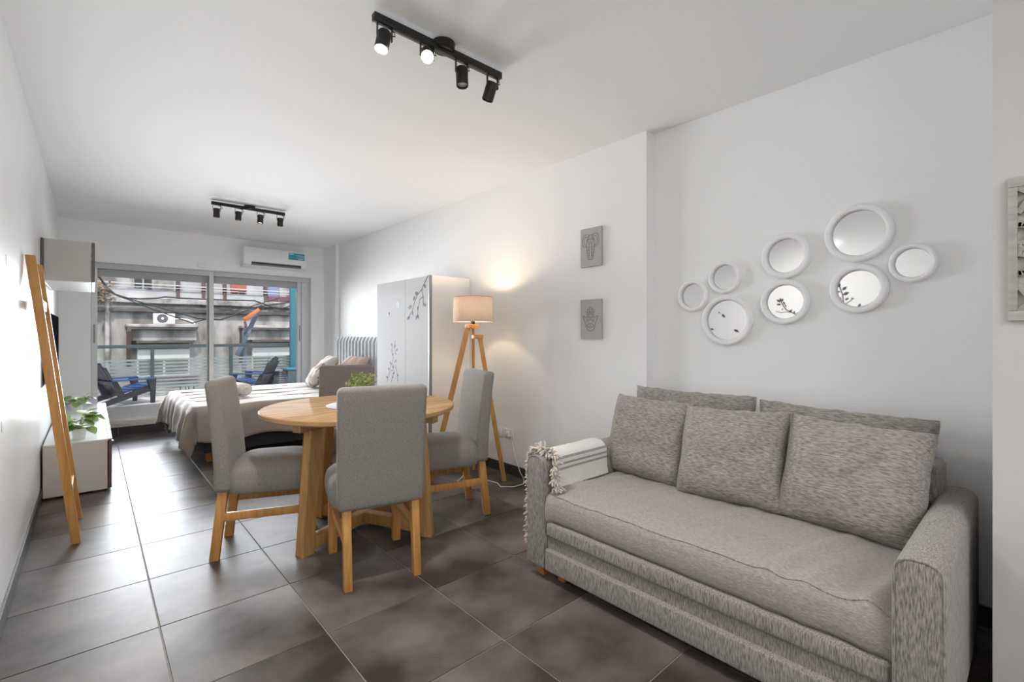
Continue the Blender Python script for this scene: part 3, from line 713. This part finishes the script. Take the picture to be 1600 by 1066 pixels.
# ------------------------------------------------------------------ bed
bed = thing('bed', 'double bed with grey-taupe duvet, dark base and grey channel-tufted headboard', 'bed', (1.6, 5.78, 0))
BX0, BX1, BY0, BY1, BZ = .70, 2.53, 5.0, 6.58, .535
def bp(n, bm, m, sm=45, par=None): return obj(n, bm, m, par or bed, sm, world=True)
bp('base', bx(B(), BX0 + .06, BX1, BY0 + .06, BY1 - .05, .115, .36, .01), 'bed_base')
bp('mattress', bx(B(), BX0 + .02, BX1, BY0 + .02, BY1 - .02, .36, BZ - .02, .04, 4), 'white')
for x, y in ((.83, 5.25), (.83, 6.4), (1.72, 5.25), (1.72, 6.4), (2.45, 5.25), (2.45, 6.4)): bp('leg', cyl(B(), (x, y, 0), (x, y, .118), .025, .035), 'wood_leg')
def edge(d):
    R = .05; arcl = R * PI / 2
    if d <= 0: return 0, 0
    if d < arcl: a = d / R; return R * math.sin(a), R * (1 - math.cos(a))
    return R + .10 * (d - arcl), R + (d - arcl) * .985
DF, DN, DFar = .34, .31, .34
def duv(off):
    def g(a, c):
        s = -DF + (BX1 - .35 - BX0 + DF) * a; t = -DN + (BY1 - BY0 + DN + DFar) * c; W = BY1 - BY0
        ds = max(0, -s); dn = max(0, -t); df = max(0, t - W); dt = max(dn, df); d = math.hypot(ds, dt)
        x = BX0 + max(0, s); y = BY0 + min(max(t, 0), W); z = BZ
        hem = 1.0
        if d > 0:
            cx, cy = -ds / d, (df - dn) / d; out, dr = edge(d)
            k = min(1, d / .2); along = (t * cx * cx + s * cy * cy)
            f = .018 * k * math.sin(along * 21 + 1.3 * math.sin(along * 6)) + .02 * k * noise.noise(Vector((s * 5, t * 5, 1)))
            if ds > 0 and dt > 0: f += .05 * k * math.sin(math.atan2(dt, ds) * 4 + .6)
            x += cx * (out + f + off); y += cy * (out + f + off); z -= dr * (1 + .06 * math.sin(along * 9))
        z += (off if d < .03 else 0) + .010 * noise.noise(Vector((s * 2.2, t * 4.2, 9))) + .004 * math.sin(t * 9 + s * 2 + noise.noise(Vector((s * 2, t * 2, 0))) * 5) * (d < .05)
        return Vector((x, y, max(z, .02)))
    return g
bm = B(); grid(bm, 96, 100, duv(.022)); dv = bp('duvet', bm, 'duvet', 80)
md = dv.modifiers.new('thick', 'SOLIDIFY'); md.thickness = .016; md.offset = -1
for k in range(4):
    yy = BY0 + .35 + k * .32
    bp('quilt_seam', tube(B(), [(BX0 + .03 + .028 * q, yy + .010 * math.sin(q * .7 + k), BZ + .025 + .010 * noise.noise(Vector(((.03 + .028 * q) * 2.2, (yy - BY0) * 4.2, 9)))) for q in range(48)], .0035, 5), 'duvet')
hb = bp('headboard', bx(B(), 2.605, 2.64, 5.0, 6.655, .1, 1.16, .01), 'headboard')
n = 16
for k in range(n):
    y0 = 5.0 + k * 1.655 / n; y1 = y0 + 1.655 / n; r = (y1 - y0) / 2; yc = (y0 + y1) / 2; bm = B()
    def f(a, c):
        ang = -PI / 2 + a * PI; zz = .35 + c * .80; top = max(0, (c - .955) / .045)
        sc_ = math.sqrt(max(0, 1 - top * top)); return Vector((2.606 - math.cos(ang) * .040 * (sc_ * .9 + .1), yc + math.sin(ang) * r * .985, zz + .02 * top))
    grid(bm, 11, 22, f); bp('channel', bm, 'headboard', 80)
def free_cushion(name, lab, w, h, t, m, loc, tilt, yaw, roll=0, seed=0, cat='pillow'):
    o = obj(name, cushion(B(), w, h, t, seed=seed, n=28, wr=.012), m, smooth=80)
    R = Matrix.Rotation(math.radians(-90 + yaw), 3, 'Z') @ Matrix.Rotation(math.radians(-tilt), 3, 'X') @ Matrix.Rotation(math.radians(roll), 3, 'Y')
    o.rotation_euler = R.to_euler(); o.location = loc; return tag(o, lab, cat)
free_cushion('pillow', 'off-white pillow with a faded floral print leaning on the bed', .52, .48, .16, 'pillow', (2.12, 5.92, .752), 42, -12, seed=21)
free_cushion('pillow', 'plain pinkish pillow behind the floral pillow on the bed', .60, .45, .15, 'pillow_back', (2.38, 5.72, .757), 42, 0, seed=22)
bm = B()
sp_ = [(.0, 0)]
for k in range(60): a = k * .33; r = .006 + .0028 * a; sp_.append((r * math.cos(a), r * math.sin(a)))
def f(a, c): i = min(int(a * 59.99), 59); return Vector((sp_[i][0], (c - .5) * .26, sp_[i][1]))
lathe(bm, [(0, -.13), (.05, -.132), (.062, -.12), (.064, 0), (.062, .12), (.05, .132), (0, .13)], seg=28, mx=Matrix.Rotation(PI / 2, 4, 'X'))
o = obj('rolled_towel', bm, 'towel', smooth=60, loc=(1.17, 5.62, BZ + .094), rot=(0, 0, math.radians(12))); tag(o, 'cream towel rolled up and laid on the bed', 'towel'); tw = o
for s in (-1, 1):
    obj('rolled_edge', tube(B(), [(x, s * .133, z) for x, z in [(r * math.cos(q), r * math.sin(q)) for q, r in [(k * .35, .008 + .0024 * k) for k in range(20)]]], .004, 5), 'towel', tw)

# ------------------------------------------------------------------ low TV unit, hanging cabinet, TV
tu = thing('tv_unit', 'long low white TV unit with dark brown drawer fronts against the glossy wall', 'cabinet', (-.09, 6.0, 0))
def tup(n, m, *a, bev=.002, par=None): return obj(n, bx(B(), *a, bev, 1), m, par or tu, 30, world=True)
TX0, TX1, TY0, TY1 = XL + .013, .088, 4.77, 7.27
tup('body', 'cream_panel', TX0, TX1, TY0, TY1, .018, .383)
tup('top', 'white_gloss', TX0, TX1 + .004, TY0 - .002, TY1, .383, .400)
for k in range(3):
    y0 = TY0 + .01 + k * .835; dr = tup('drawer_front', 'brown_panel', TX1 + .005, TX1 + .026, y0, y0 + .815, .02, .392)
    tup('edge_band', 'white', TX1 + .005, TX1 + .027, y0, y0 + .815, .392, .402, par=dr)
    tup('handle', 'alu', TX1 + .026, TX1 + .045, y0 + .39, y0 + .42, .30, .315, par=dr)
for y in (TY0 + .06, 6.0, TY1 - .06):
    for x in (TX0 + .05, TX1 - .05): tup('foot', 'brown_panel', x - .03, x + .03, y - .03, y + .03, 0, .02)
hc = thing('hanging_cabinet', 'grey and brown wall cabinet hung high on the glossy wall above the TV', 'cabinet', (-.14, 5.4, 1.6))
def hcp(n, m, *a, bev=.002, par=None): return obj(n, bx(B(), *a, bev, 1), m, par or hc, 30, world=True)
hcp('body', 'grey_panel', XL + .016, -.008, 4.8, 5.9, 1.595, 1.90)
hcp('back_strip', 'brown_panel', XL + .001, XL + .015, 4.797, 5.9, 1.595, 1.902)
for k in range(2):
    d = hcp('door', 'brown_panel', -.003, .016, 4.8 + k * .552, 5.348 + k * .552, 1.597, 1.899)
    for z in (1.62, 1.86): hcp('hinge', 'alu', -.0079, -.0031, 4.82 + k * .552, 4.85 + k * .552, z, z + .02, par=d)
tv = thing('television', 'flat black television mounted on the glossy wall above the low unit', 'television', (-.25, 5.45, 1.08))
obj('panel', bx(B(), -.255, -.228, 4.95, 5.96, .79, 1.36, .004, 2), 'tv', tv, 30, world=True)
obj('screen', bx(B(), -.2279, -.2270, 4.965, 5.945, .805, 1.345, 0), 'tv', tv, 0, world=True)
obj('wall_bracket', bx(B(), XL + .0005, -.255, 5.3, 5.6, .95, 1.2, .003), 'black_metal', tv, 30, world=True)

def leafy_pot(loc, lab, nl, seed, sc_=1.0, mleaf='leaf'):
    t = thing('potted_plant', lab, 'plant', loc); r = random.Random(seed)
    obj('pot', lathe(B(), [(0, 0), (.036, 0), (.046, .072), (.048, .078), (.044, .078), (.042, .066), (0, .066)], seg=28), 'pot', t)
    obj('soil', lathe(B(), [(0, .066), (.0415, .066), (.02, .070), (0, .071)], seg=20), 'soil', t)
    lm = None
    for k in range(nl):
        th = r.uniform(0, 2 * PI); L = r.uniform(.075, .115) * sc_; hgt = r.uniform(.085, .19) * sc_; rad = r.uniform(.02, .085) * sc_
        p = Vector((math.cos(th) * rad, math.sin(th) * rad, hgt))
        obj('stem', tube(B(), [(0, 0, .06), p * .5 + Vector((0, 0, .045)), p], .0016, 5), mleaf, t)
        if lm is None:
            bm = B()
            def f(a, c):
                w_ = .46 * math.sin(PI * min(1, (a * .93 + .07)) ** .8) ** .8
                return Vector((a, (c - .5) * 2 * w_, .12 * abs(c - .5) * 2 * w_ - .22 * a * a))
            grid(bm, 8, 5, f); o = obj('leaf', bm, mleaf, t, 80, fixn=False); lm = o.data
        else: o = obj('leaf', lm, mleaf, t)
        o.location = p; o.scale = (L, L, L); o.rotation_euler = (r.uniform(-.4, .4), r.uniform(-.5, .5), th + r.uniform(-.5, .5))
    return t
leafy_pot((-.075, 4.93, .4006), 'broad-leaved green plant in a white pot at the near end of the TV unit', 24, 4)
leafy_pot((-.115, 6.55, .4006), 'second green potted plant further along the TV unit, close to the window', 18, 9)
cu = thing('bowl', 'small glossy grey bowl between the two plants on the TV unit', 'bowl', (-.03, 5.45, .4006))
obj('bowl_body', lathe(B(), [(0, .004), (.03, 0), (.05, .03), (.062, .055), (.058, .055), (.046, .03), (0, .012)], seg=28), 'white_gloss', cu)

# ------------------------------------------------------------------ ladder
ld = thing('ladder', 'light wooden decorative ladder leaning on the glossy wall', 'ladder', (-.15, 3.925, 0))
def lx(z): return -.068 + (-.254 + .068) * z / 1.637
for y in (3.69, 4.165):
    obj('rail', vbeam(B(), (lx(0), y, 0), (lx(1.637), y, 1.637), .042, .028, bev=.003), 'wood', ld, world=True)
for z in (1.37, .27):
    obj('rung', bx(B(), lx(z) - .012, lx(z) + .012, 3.70, 4.155, z - .03, z + .03, .004), 'wood', ld, world=True)

# ------------------------------------------------------------------ split air conditioner
ac = thing('air_conditioner', 'white split air conditioner with a blue label on the wall above the window', 'air conditioner', (1.92, YB, 2.26))
bm = B(); sec = [(0, -.135), (-.13, -.135), (-.185, -.105), (-.20, -.06), (-.205, .0), (-.20, .09), (-.185, .125), (-.15, .135), (0, .135)]
t = bmesh.new(); A = [t.verts.new((-.405, y - .001, z)) for y, z in sec]; C = [t.verts.new((.405, y - .001, z)) for y, z in sec]
t.faces.new(A); t.faces.new(C[::-1])
for i in range(len(sec)): j = (i + 1) % len(sec); t.faces.new((A[i], C[i], C[j], A[j]))
bmesh.ops.bevel(t, geom=[e for e in t.edges if e.is_manifold and e.calc_face_angle(0) > .9], offset=.012, segments=3, profile=.5, affect='EDGES')
obj('casing', t, 'ac_plastic', ac, 35)
obj('air_outlet', bx(B(), -.31, .33, -.205, -.150, -.112, -.070, .003, 1, mx=None), 'vent_dark', ac, 30)
obj('louvre', beam(B(), (-.305, -.203, -.100), (.325, -.203, -.100), .006, .022, up=(0, .6, .8), bev=.001), 'alu_dark', ac, 30)
lb = obj('label', bx(B(), .16, .375, -.2085, -.2055, .005, .098, .0005, 1), 'ac_label', ac, 0)
bm = B(); bx(bm, .17, .225, -.2093, -.2084, .078, .088)
for k in range(4): bx(bm, .285, .365, -.2093, -.2084, .022 + k * .016, .026 + k * .016)
obj('print', bm, 'print_white', lb, 0)
bm = B(); 
for p, q in (((.255, .078), (.275, .066)), ((.275, .066), (.262, .045)), ((.262, .045), (.282, .030))): beam(bm, (p[0], -.209, p[1]), (q[0], -.209, q[1]), .008, .001, bev=0)
obj('print', bm, 'print_white', lb, 0)
obj('emblem', bx(B(), .06, .078, -.2085, -.2055, .025, .048, .001, 1), 'print_white', ac, 0)
cl = bx(B(), 1.02, 1.13, YB - .02, YB - .0005, 2.075, 2.13, .004); o = obj('junction_box', cl, 'white'); tag(o, 'small white blank cover plate on the wall just above the window', 'cover plate')

# ------------------------------------------------------------------ ceiling track lights
def track(loc, label, heads):
    t = thing('track_light', label, 'ceiling light', loc, 0)
    obj('bar', bx(B(), -.335, .335, -.015, .015, -.045, -.012, .003), 'black_metal', t, 30)
    obj('canopy', lathe(B(), [(0, -.035), (.04, -.035), (.05, -.028), (.052, 0), (0, 0)], seg=32), 'black_metal', t, 35)
    for k, (x, tilt, az, on) in enumerate(heads):
        h = obj('spot_head', lathe(B(), [(0, .0), (.026, 0), (.028, -.006), (.028, -.082), (.0265, -.086), (.0245, -.080), (.0245, -.066), (0, -.066)], seg=24), 'black_metal', t, 35)
        h.location = (x, 0, -.075)
        R = Matrix.Rotation(az, 3, 'Z') @ Matrix.Rotation(tilt, 3, 'X'); h.rotation_euler = R.to_euler()
        obj('lens', lathe(B(), [(0, -.0765), (.0235, -.0765), (.0235, -.070), (0, -.070)], seg=20), 'lens_on' if on == 2 else ('lens_warm' if on == 1 else 'lens_off'), h, 30)
        br = B()
        for s in (-1, 1): bx(br, x + s * .032 - .0012, x + s * .032 + .0012, -.006, .006, -.10, -.044)
        bx(br, x - .033, x + .033, -.006, .006, -.047, -.044); obj('bracket', br, 'black_metal', t, 0)
        obj('cable', tube(B(), [(x + .01, .0, -.045), (x + .045, .004, -.052), (x + .05, .006, -.066), (x + .02, .004, -.074), (x, 0, -.078)], .0025, 6), 'black_cable', t)
        if on:
            d = R @ Vector((0, 0, -1)); l = light('spot_lamp', 'SPOT', (x + d.x * .09, d.y * .09, -.075 + d.z * .09), (56 if k == 0 else 15) if on == 2 else 8, (1, .985, .96), spot_size=math.radians(150 if on == 2 else 100), spot_blend=.75, shadow_soft_size=.04)
            l.parent = t; l.rotation_euler = d.to_track_quat('-Z', 'Y').to_euler()
track((1.18, 1.79, ZC), 'black four-spot track light over the dining and sofa area, two lamps glowing', [(-.285, .30, math.radians(120), 2), (-.085, .85, math.radians(150), 2), (.10, .10, math.radians(170), 0), (.285, .38, math.radians(15), 0)])
track((1.20, 5.37, ZC), 'black four-spot track light on the ceiling above the bed', [(-.29, .08, 0, 1), (-.10, .05, 1, 1), (.10, .05, 2, 1), (.29, .05, 0, 1)])

# ------------------------------------------------------------------ terrace outside
ZT, YT = -.08, 12.2
sbox('floor_terrace', 'terrace', -3, 7, YB + .35, YT + .15, ZT - .15, ZT)
rl = thing('terrace_railing', 'dark teal terrace railing with white horizontal bands on glass', 'railing', (1.6, YT, ZT))
def rp(n, m, *a, bev=.002, par=None): return obj(n, bx(B(), *a, bev, 1), m, par or rl, 30, world=True)
zr = on_y(250, 541, YT).z
rp('top_rail', 'teal', -2.9, 6.9, YT - .03, YT + .03, zr - .035, zr + .03)
for u in (238, 361, 115, 484): X = on_y(u, 560, YT).x; rp('post', 'teal', X - .03, X + .03, YT - .025, YT + .025, ZT, zr - .035)
rp('glass_panel', 'glass_green', -2.9, 6.9, YT + .028, YT + .034, ZT + .02, zr - .04, bev=0)
zb = on_y(250, 561, YT).z
for k in range(13):
    z = zb - k * .0705; rp('white_band', 'frost', -2.9, 6.9, YT + .035, YT + .039, z - .036, z, bev=0)
tpz = thing('terrace_post', 'bright teal metal post at the end of the terrace', 'post', (3.6, YT, ZT))
xa, xb = on_y(453, 500, YT - .1).x, on_y(462, 500, YT - .1).x
obj('column', bx(B(), xa, xb, YT - .14, YT - .06, ZT, 4.2, .006), 'teal_bright', tpz, 30, world=True)
obj('base_plate', bx(B(), xa - .04, xb + .04, YT - .2, YT, ZT, ZT + .02, .003), 'teal', tpz, 30, world=True)

def adirondack(loc, rz, lab):
    t = thing('adirondack_chair', lab, 'garden chair', loc, rz)
    for k in range(5):                                           # back slats, faces +y
        x = (k - 2) * .105; hgt = .60 - abs(k - 2) ** 2 * .025
        p0 = Vector((x * .8, -.12, .17)); p1 = Vector((x, -.12 - .30 * hgt / .6, .17 + hgt * 1.06))
        d = (p1 - p0); bm = B(); beam(bm, p0, p1, .099, .018, up=(0, 1, 0), bev=.006); obj('back_slat', bm, 'navy', t)
    bm = B(); beam(bm, (-.27, -.27, .42), (.27, -.27, .42), .06, .02, up=(0, 1, .4), bev=.004); obj('back_brace', bm, 'navy', t)
    for k in range(4):
        y0 = .32 - k * .118; z0 = .335 - k * .03; bm = B(); beam(bm, (-.25, y0, z0), (.25, y0, z0), .105, .018, up=(0, -.24, 1), bev=.005)
        # seat slats run across
        obj('seat_slat', bm, 'navy_blue', t)
    for s in (-1, 1):
        obj('arm', prism(B(), [(-.055, -.28), (.045, -.28), (.06, -.1), (.065, .34), (.04, .38), (-.06, .38), (-.075, .34), (-.06, 0)], .024, Matrix.Translation((s * .31, 0, .45))), 'navy_blue', t, 30)
        obj('front_leg', prism(B(), [(-.02, 0), (.04, 0), (.06, .45), (-.09, .45), (-.06, .36), (-.02, .2)], .05, Matrix.Translation((s * .30 - .025, .33, 0)) @ Matrix(((0, 0, 1, 0), (1, 0, 0, 0), (0, 1, 0, 0), (0, 0, 0, 1)))), 'navy', t, 30)
        obj('side_rail', prism(B(), [(-.52, 0), (-.44, 0), (.36, .24), (.36, .34), (.24, .33), (-.10, .20), (-.22, .45), (-.31, .45), (-.20, .17), (-.40, .11)], .04, Matrix.Translation((s * .275 - .02, 0, 0)) @ Matrix(((0, 0, 1, 0), (1, 0, 0, 0), (0, 1, 0, 0), (0, 0, 0, 1)))), 'navy', t, 30)
    return t
pL = on_y(205, 600, 11.2); pR = on_y(400, 600, 11.2)
adirondack((pL.x - .12, 11.25, ZT), face(1, .42), 'dark navy slatted garden chair on the terrace behind the potted plants')
adirondack((pR.x + .02, 11.25, ZT), face(-1, .85), 'dark navy slatted garden chair on the terrace behind the bed pillow')
p = on_y(283, 614, 10.9)
stb = thing('side_table', 'small round blue-topped dark side table between the garden chairs', 'side table', (p.x, 10.9, ZT)); zt = p.z - ZT
obj('table_top', lathe(B(), [(0, zt - .03), (.21, zt - .03), (.225, zt - .02), (.225, zt - .005), (.22, zt), (0, zt)], seg=36), 'navy_blue', stb, 35)
for k in range(3): a = k * 2.1 + .5; obj('leg', cyl(B(), (.17 * math.cos(a), .17 * math.sin(a), 0), (.12 * math.cos(a), .12 * math.sin(a), zt - .025), .018, .02, 10), 'navy', stb)
for u in (286, 299):
    q = on_y(u, 608, 10.85)
    o = obj('glass_mug', lathe(B(), [(0, .004), (.04, 0), (.048, .02), (.048, .11), (.045, .115), (.044, .03), (0, .012)], seg=20), 'glass_green', loc=(q.x, 10.85, ZT + zt)); tag(o, 'clear glass mug on the small blue terrace table', 'mug', 'glass mugs on the terrace table')
    hm_ = obj('handle', tube(B(), [(.045, 0, .095), (.075, 0, .09), (.08, 0, .05), (.046, 0, .03)], .006, 6), 'glass_green', o)
q = on_y(438, 592, 10.7)
fs = thing('ribbed_planter', 'dark ribbed rounded planter on the terrace floor beside a garden chair', 'planter', (q.x, 10.7, ZT))
pf = []
for k in range(13): z = k * .039; r = .15 * math.sin(PI * (.22 + .60 * k / 12)) ; pf += [(r, z), (r + .010, z + .014), (r + .010, z + .025), (r, z + .039)]
obj('planter_body', lathe(B(), [(0, 0)] + pf + [(0, .507)], seg=28), 'navy', fs, 40)
q = on_y(462, 588, 11.7)
bn = thing('storage_box', 'low teal-grey storage box at the end of the terrace', 'box', (q.x, 11.75, ZT))
obj('box_body', bx(B(), -.22, .25, -.2, .2, 0, .46, .01), 'teal', bn, 30); obj('box_lid', bx(B(), -.25, .28, -.22, .22, .46, .50, .008), 'teal_bright', bn, 30)

# ------------------------------------------------------------------ building across the street
YF = 22.0
fb = thing('building', 'weathered grey concrete building across the street with hooded windows', 'building', (3, YF, -7))
def fp(n, m, *a, bev=0, par=None): return obj(n, bx(B(), *a, bev, 1), m, par or fb, 30, world=True)
def fz(v, u=300): return on_y(u, v, YF).z
fp('wall', 'concrete', -8, 18, YF, YF + .5, -7, 2.62)
fp('cornice', 'concrete_pale', -8, 18, YF - .25, YF, 2.35, 2.56, bev=.02)
fp('upper_wall', 'plaster', 2.35, 18, YF + .25, YF + .8, 2.5, 5.5)
fp('upper_wall', 'concrete_pale', -8, 2.35, YF + .25, YF + .8, 2.5, 5.5)
fp('parapet', 'plaster', -.1, 5.45, YF - .06, YF + .06, 2.5, 2.86)
fp('ledge_band', 'band', -8, 18, YF - .16, YF, 2.02, 2.16, bev=.03)
fp('ledge_top', 'concrete_pale', -8, 18, YF - .12, YF, 2.16, 2.24, bev=.02)
for k, z in enumerate((3.06, 2.95)): fp('upper_rail', 'shutter_white', -8, 18, YF - .14, YF - .10, z - (.012 if k else .018), z + (.012 if k else .018))
for X in (-.1, 2.45, 3.28, 4.0, 5.5, 6.6): fp('upper_post', 'rust', X - .06, X + .06, YF - .1, YF + .06, 2.56, 3.6)
def window(x0, x1, z0, z1, mfr, mpn, mx_=1):
    f = fp('window', mfr, x0, x1, YF + .2, YF + .27, z0, z1); n_ = mx_ + 1; w_ = (x1 - x0 - .05 * (n_ + 1)) / n_
    for k in range(n_): fp('pane', mpn, x0 + .05 + k * (w_ + .05), x0 + .05 + k * (w_ + .05) + w_, YF + .185, YF + .205, z0 + .05, z1 - .05, par=f)
window(1.11, 1.72, 2.82, 3.5, 'concrete_pale', 'win_dark'); window(4.25, 4.83, 2.84, 3.5, 'brick_red', 'win_dark')
fp('red_blind', 'brick_red', 4.25, 4.83, YF + .15, YF + .18, 3.02, 3.5)
for k, X in enumerate((5.66, 6.12)): fp('blue_curtain', 'blue_curtain' if k == 0 else 'concrete_pale', X, X + .42, YF + .18, YF + .24, 2.86, 3.5); fp('balcony_panel', 'purple', X, X + .42, YF + .12, YF + .16, 2.60, 2.86)
def hooded(x0, x1, wx0, wx1):
    zt_ = 1.50
    h = fp('hood', 'concrete_pale', x0, x1, YF - .55, YF, zt_ - .03, zt_ + .08, bev=.02)
    fp('hood_lip', 'band', x0 + .05, x1 - .02, YF - .53, YF - .45, zt_ - .10, zt_ - .03, par=h)
    fp('hood_apron', 'concrete', x0 + .15, x1 - .05, YF - .35, YF, .98, zt_ - .03, par=h)
    b_ = prism(B(), [(0, 0), (-.55, 1.35), (-.55, 1.5), (0, 1.5)], .12, Matrix.Translation((x0 + .04, YF, -.03)) @ Matrix(((0, 0, 1, 0), (1, 0, 0, 0), (0, 1, 0, 0), (0, 0, 0, 1)))); obj('bracket', b_, 'rust', h, 0, world=True)
    f = fp('window_lintel', 'band', wx0 - .04, wx1 + .06, YF - .40, YF - .30, .90, .97)
    wn = fp('window', 'shutter_white', wx0, wx1, YF - .08, YF - .02, -.46, .90)
    fp('valance', 'win_green', wx0 + .02, wx1 - .02, YF - .12, YF - .08, .66, .88, par=wn)
    fp('shutter_box', 'shutter_white', wx0 + .02, wx1 - .02, YF - .14, YF - .08, .30, .64, par=wn)
    for k in range(2):
        m_ = (wx0 + wx1) / 2; a_, c_ = (wx0 + .05, m_ - .04) if k == 0 else (m_ + .04, wx1 - .05)
        fp('pane', 'win_green', a_, c_, YF - .10, YF - .08, -.28, .28, par=wn)
    fp('window_sill', 'rust', wx0 - .12, wx1 + .25, YF - .2, YF, -.46, -.38)
hooded(.88, 3.05, 1.22, 2.82); hooded(4.50, 7.2, 4.98, 6.5)
obj('downpipe', cyl(B(), (.40, YF - .10, -7), (.40, YF - .10, 2.5), .07, seg=12), 'concrete_pale', fb, 40, world=True)
bm = B(); r = random.Random(2)
for k in range(260):
    c = Vector((.15 + r.gauss(0, .16), YF - .25 + r.uniform(-.1, .1), 2.5 + r.gauss(.12, .18))); d = Vector((r.gauss(0, 1), r.gauss(0, 1), r.gauss(0, 1))).normalized() * .07; e = d.orthogonal() * .6
    bm.faces.new([bm.verts.new(c), bm.verts.new(c + d + e), bm.verts.new(c + d * 2), bm.verts.new(c + d - e)])
o = obj('creeper', bm, 'ivy', fb, 0, fixn=False, world=True); o['kind'] = 'stuff'
acu = thing('outdoor_unit', 'white air conditioner outdoor unit standing on a concrete window hood', 'air conditioner', (2.0, YF - .28, 1.58))
obj('casing', bx(B(), -.33, .32, -.14, .14, .02, .40, .012), 'white', acu, 30)
rx = Matrix.Rotation(PI / 2, 4, 'X')
obj('fan_grille', lathe(B(), [(0, .002), (.165, .002), (.17, -.004), (0, -.004)], (-.06, -.142, .215), 32, rx), 'fan', acu, 30)
obj('fan_hub', lathe(B(), [(0, .012), (.04, .010), (.045, 0), (0, 0)], (-.06, -.144, .215), 20, rx), 'white', acu, 30)
for x in (-.25, .25): obj('foot', bx(B(), x - .04, x + .04, -.14, .14, 0, .02), 'rust', acu, 0)
obj('refrigerant_pipe', tube(B(), [(2.3, YF - .30, 1.78), (2.5, YF - .30, 1.80), (2.72, YF - .32, 1.77), (2.86, YF - .40, 1.70), (2.93, YF - .48, 1.61)], .022, 8), 'white', acu, 40, world=True)
def cableY(name, pts, r, lab, Y=15.0):
    P = [on_y(u, v, Y) for u, v in pts]; P = [Vector((P[0].x - 6, YF - .01, P[0].z + .6 + (Y - 15) * 1.6))] + P + [Vector((P[-1].x + 4, YF - .01, P[-1].z + .3 + (Y - 15) * 1.6))]; o = obj(name, tube(B(), P, r, 6), 'black_cable'); tag(o, lab, 'cable')
cableY('street_cable', [(60, 425), (143, 431), (156, 433), (168, 450), (180, 460), (200, 466), (218, 467), (245, 466), (258, 464), (285, 466), (325, 468), (360, 469), (398, 470), (412, 475), (425, 480), (440, 482), (455, 478), (520, 474)], .022, 'long sagging black street cable running the full width of the view')
cableY('street_cable', [(60, 428), (155, 433), (176, 458), (190, 464), (212, 470), (240, 478), (262, 484), (310, 498), (345, 500), (380, 487), (405, 479), (470, 470)], .018, 'black street cable dipping in front of the concrete ledge', 15.3)
cableY('street_cable', [(60, 424), (154, 432), (168, 454), (185, 463), (200, 468), (216, 475), (300, 505)], .016, 'short black street cable slanting down beside the creeper', 15.6)
YS = 17.0
st = thing('street_crane', 'orange jib on a slate-grey slanting pole across the street', 'crane', on_y(372, 556, YS))
def fpt(x, y, dy=0): p = on_y(320 + x / 7.617, 420 + y / 7.617, YS); p.y += dy; return p
obj('orange_boom', beam(B(), fpt(465, 612), fpt(675, 465), .115, .10, up=(0, 1, 0), bev=.01), 'orange', st, 30, world=True)
obj('joint', beam(B(), fpt(652, 445), fpt(690, 480), .15, .14, up=(0, 1, 0), bev=.01), 'black_metal', st, 30, world=True)
obj('slate_arm', beam(B(), fpt(650, 500, .2), fpt(555, 715, .2), .13, .08, up=(0, 1, 0), bev=.01), 'slate', st, 30, world=True)
obj('slate_arm', beam(B(), fpt(555, 715, .2), fpt(470, 900, .2), .11, .08, up=(0, 1, 0), bev=.01), 'slate', st, 30, world=True)
obj('slate_arm', beam(B(), fpt(470, 900, .2), fpt(400, 1035, .2), .13, .08, up=(0, 1, 0), bev=.01), 'slate', st, 30, world=True)
obj('post', beam(B(), fpt(500, 1800, .35), fpt(500, 740, .35), .13, .10, up=(0, 1, 0), bev=.01), 'slate', st, 30, world=True)
obj('hook', tube(B(), [fpt(468, 630), fpt(476, 660), fpt(482, 695), fpt(496, 700), fpt(494, 660), fpt(484, 630)], .018, 6), 'rust', st, 30, world=True)
sbox('floor_street', 'street', -30, 40, YT + .2, YF, -7.2, -7)
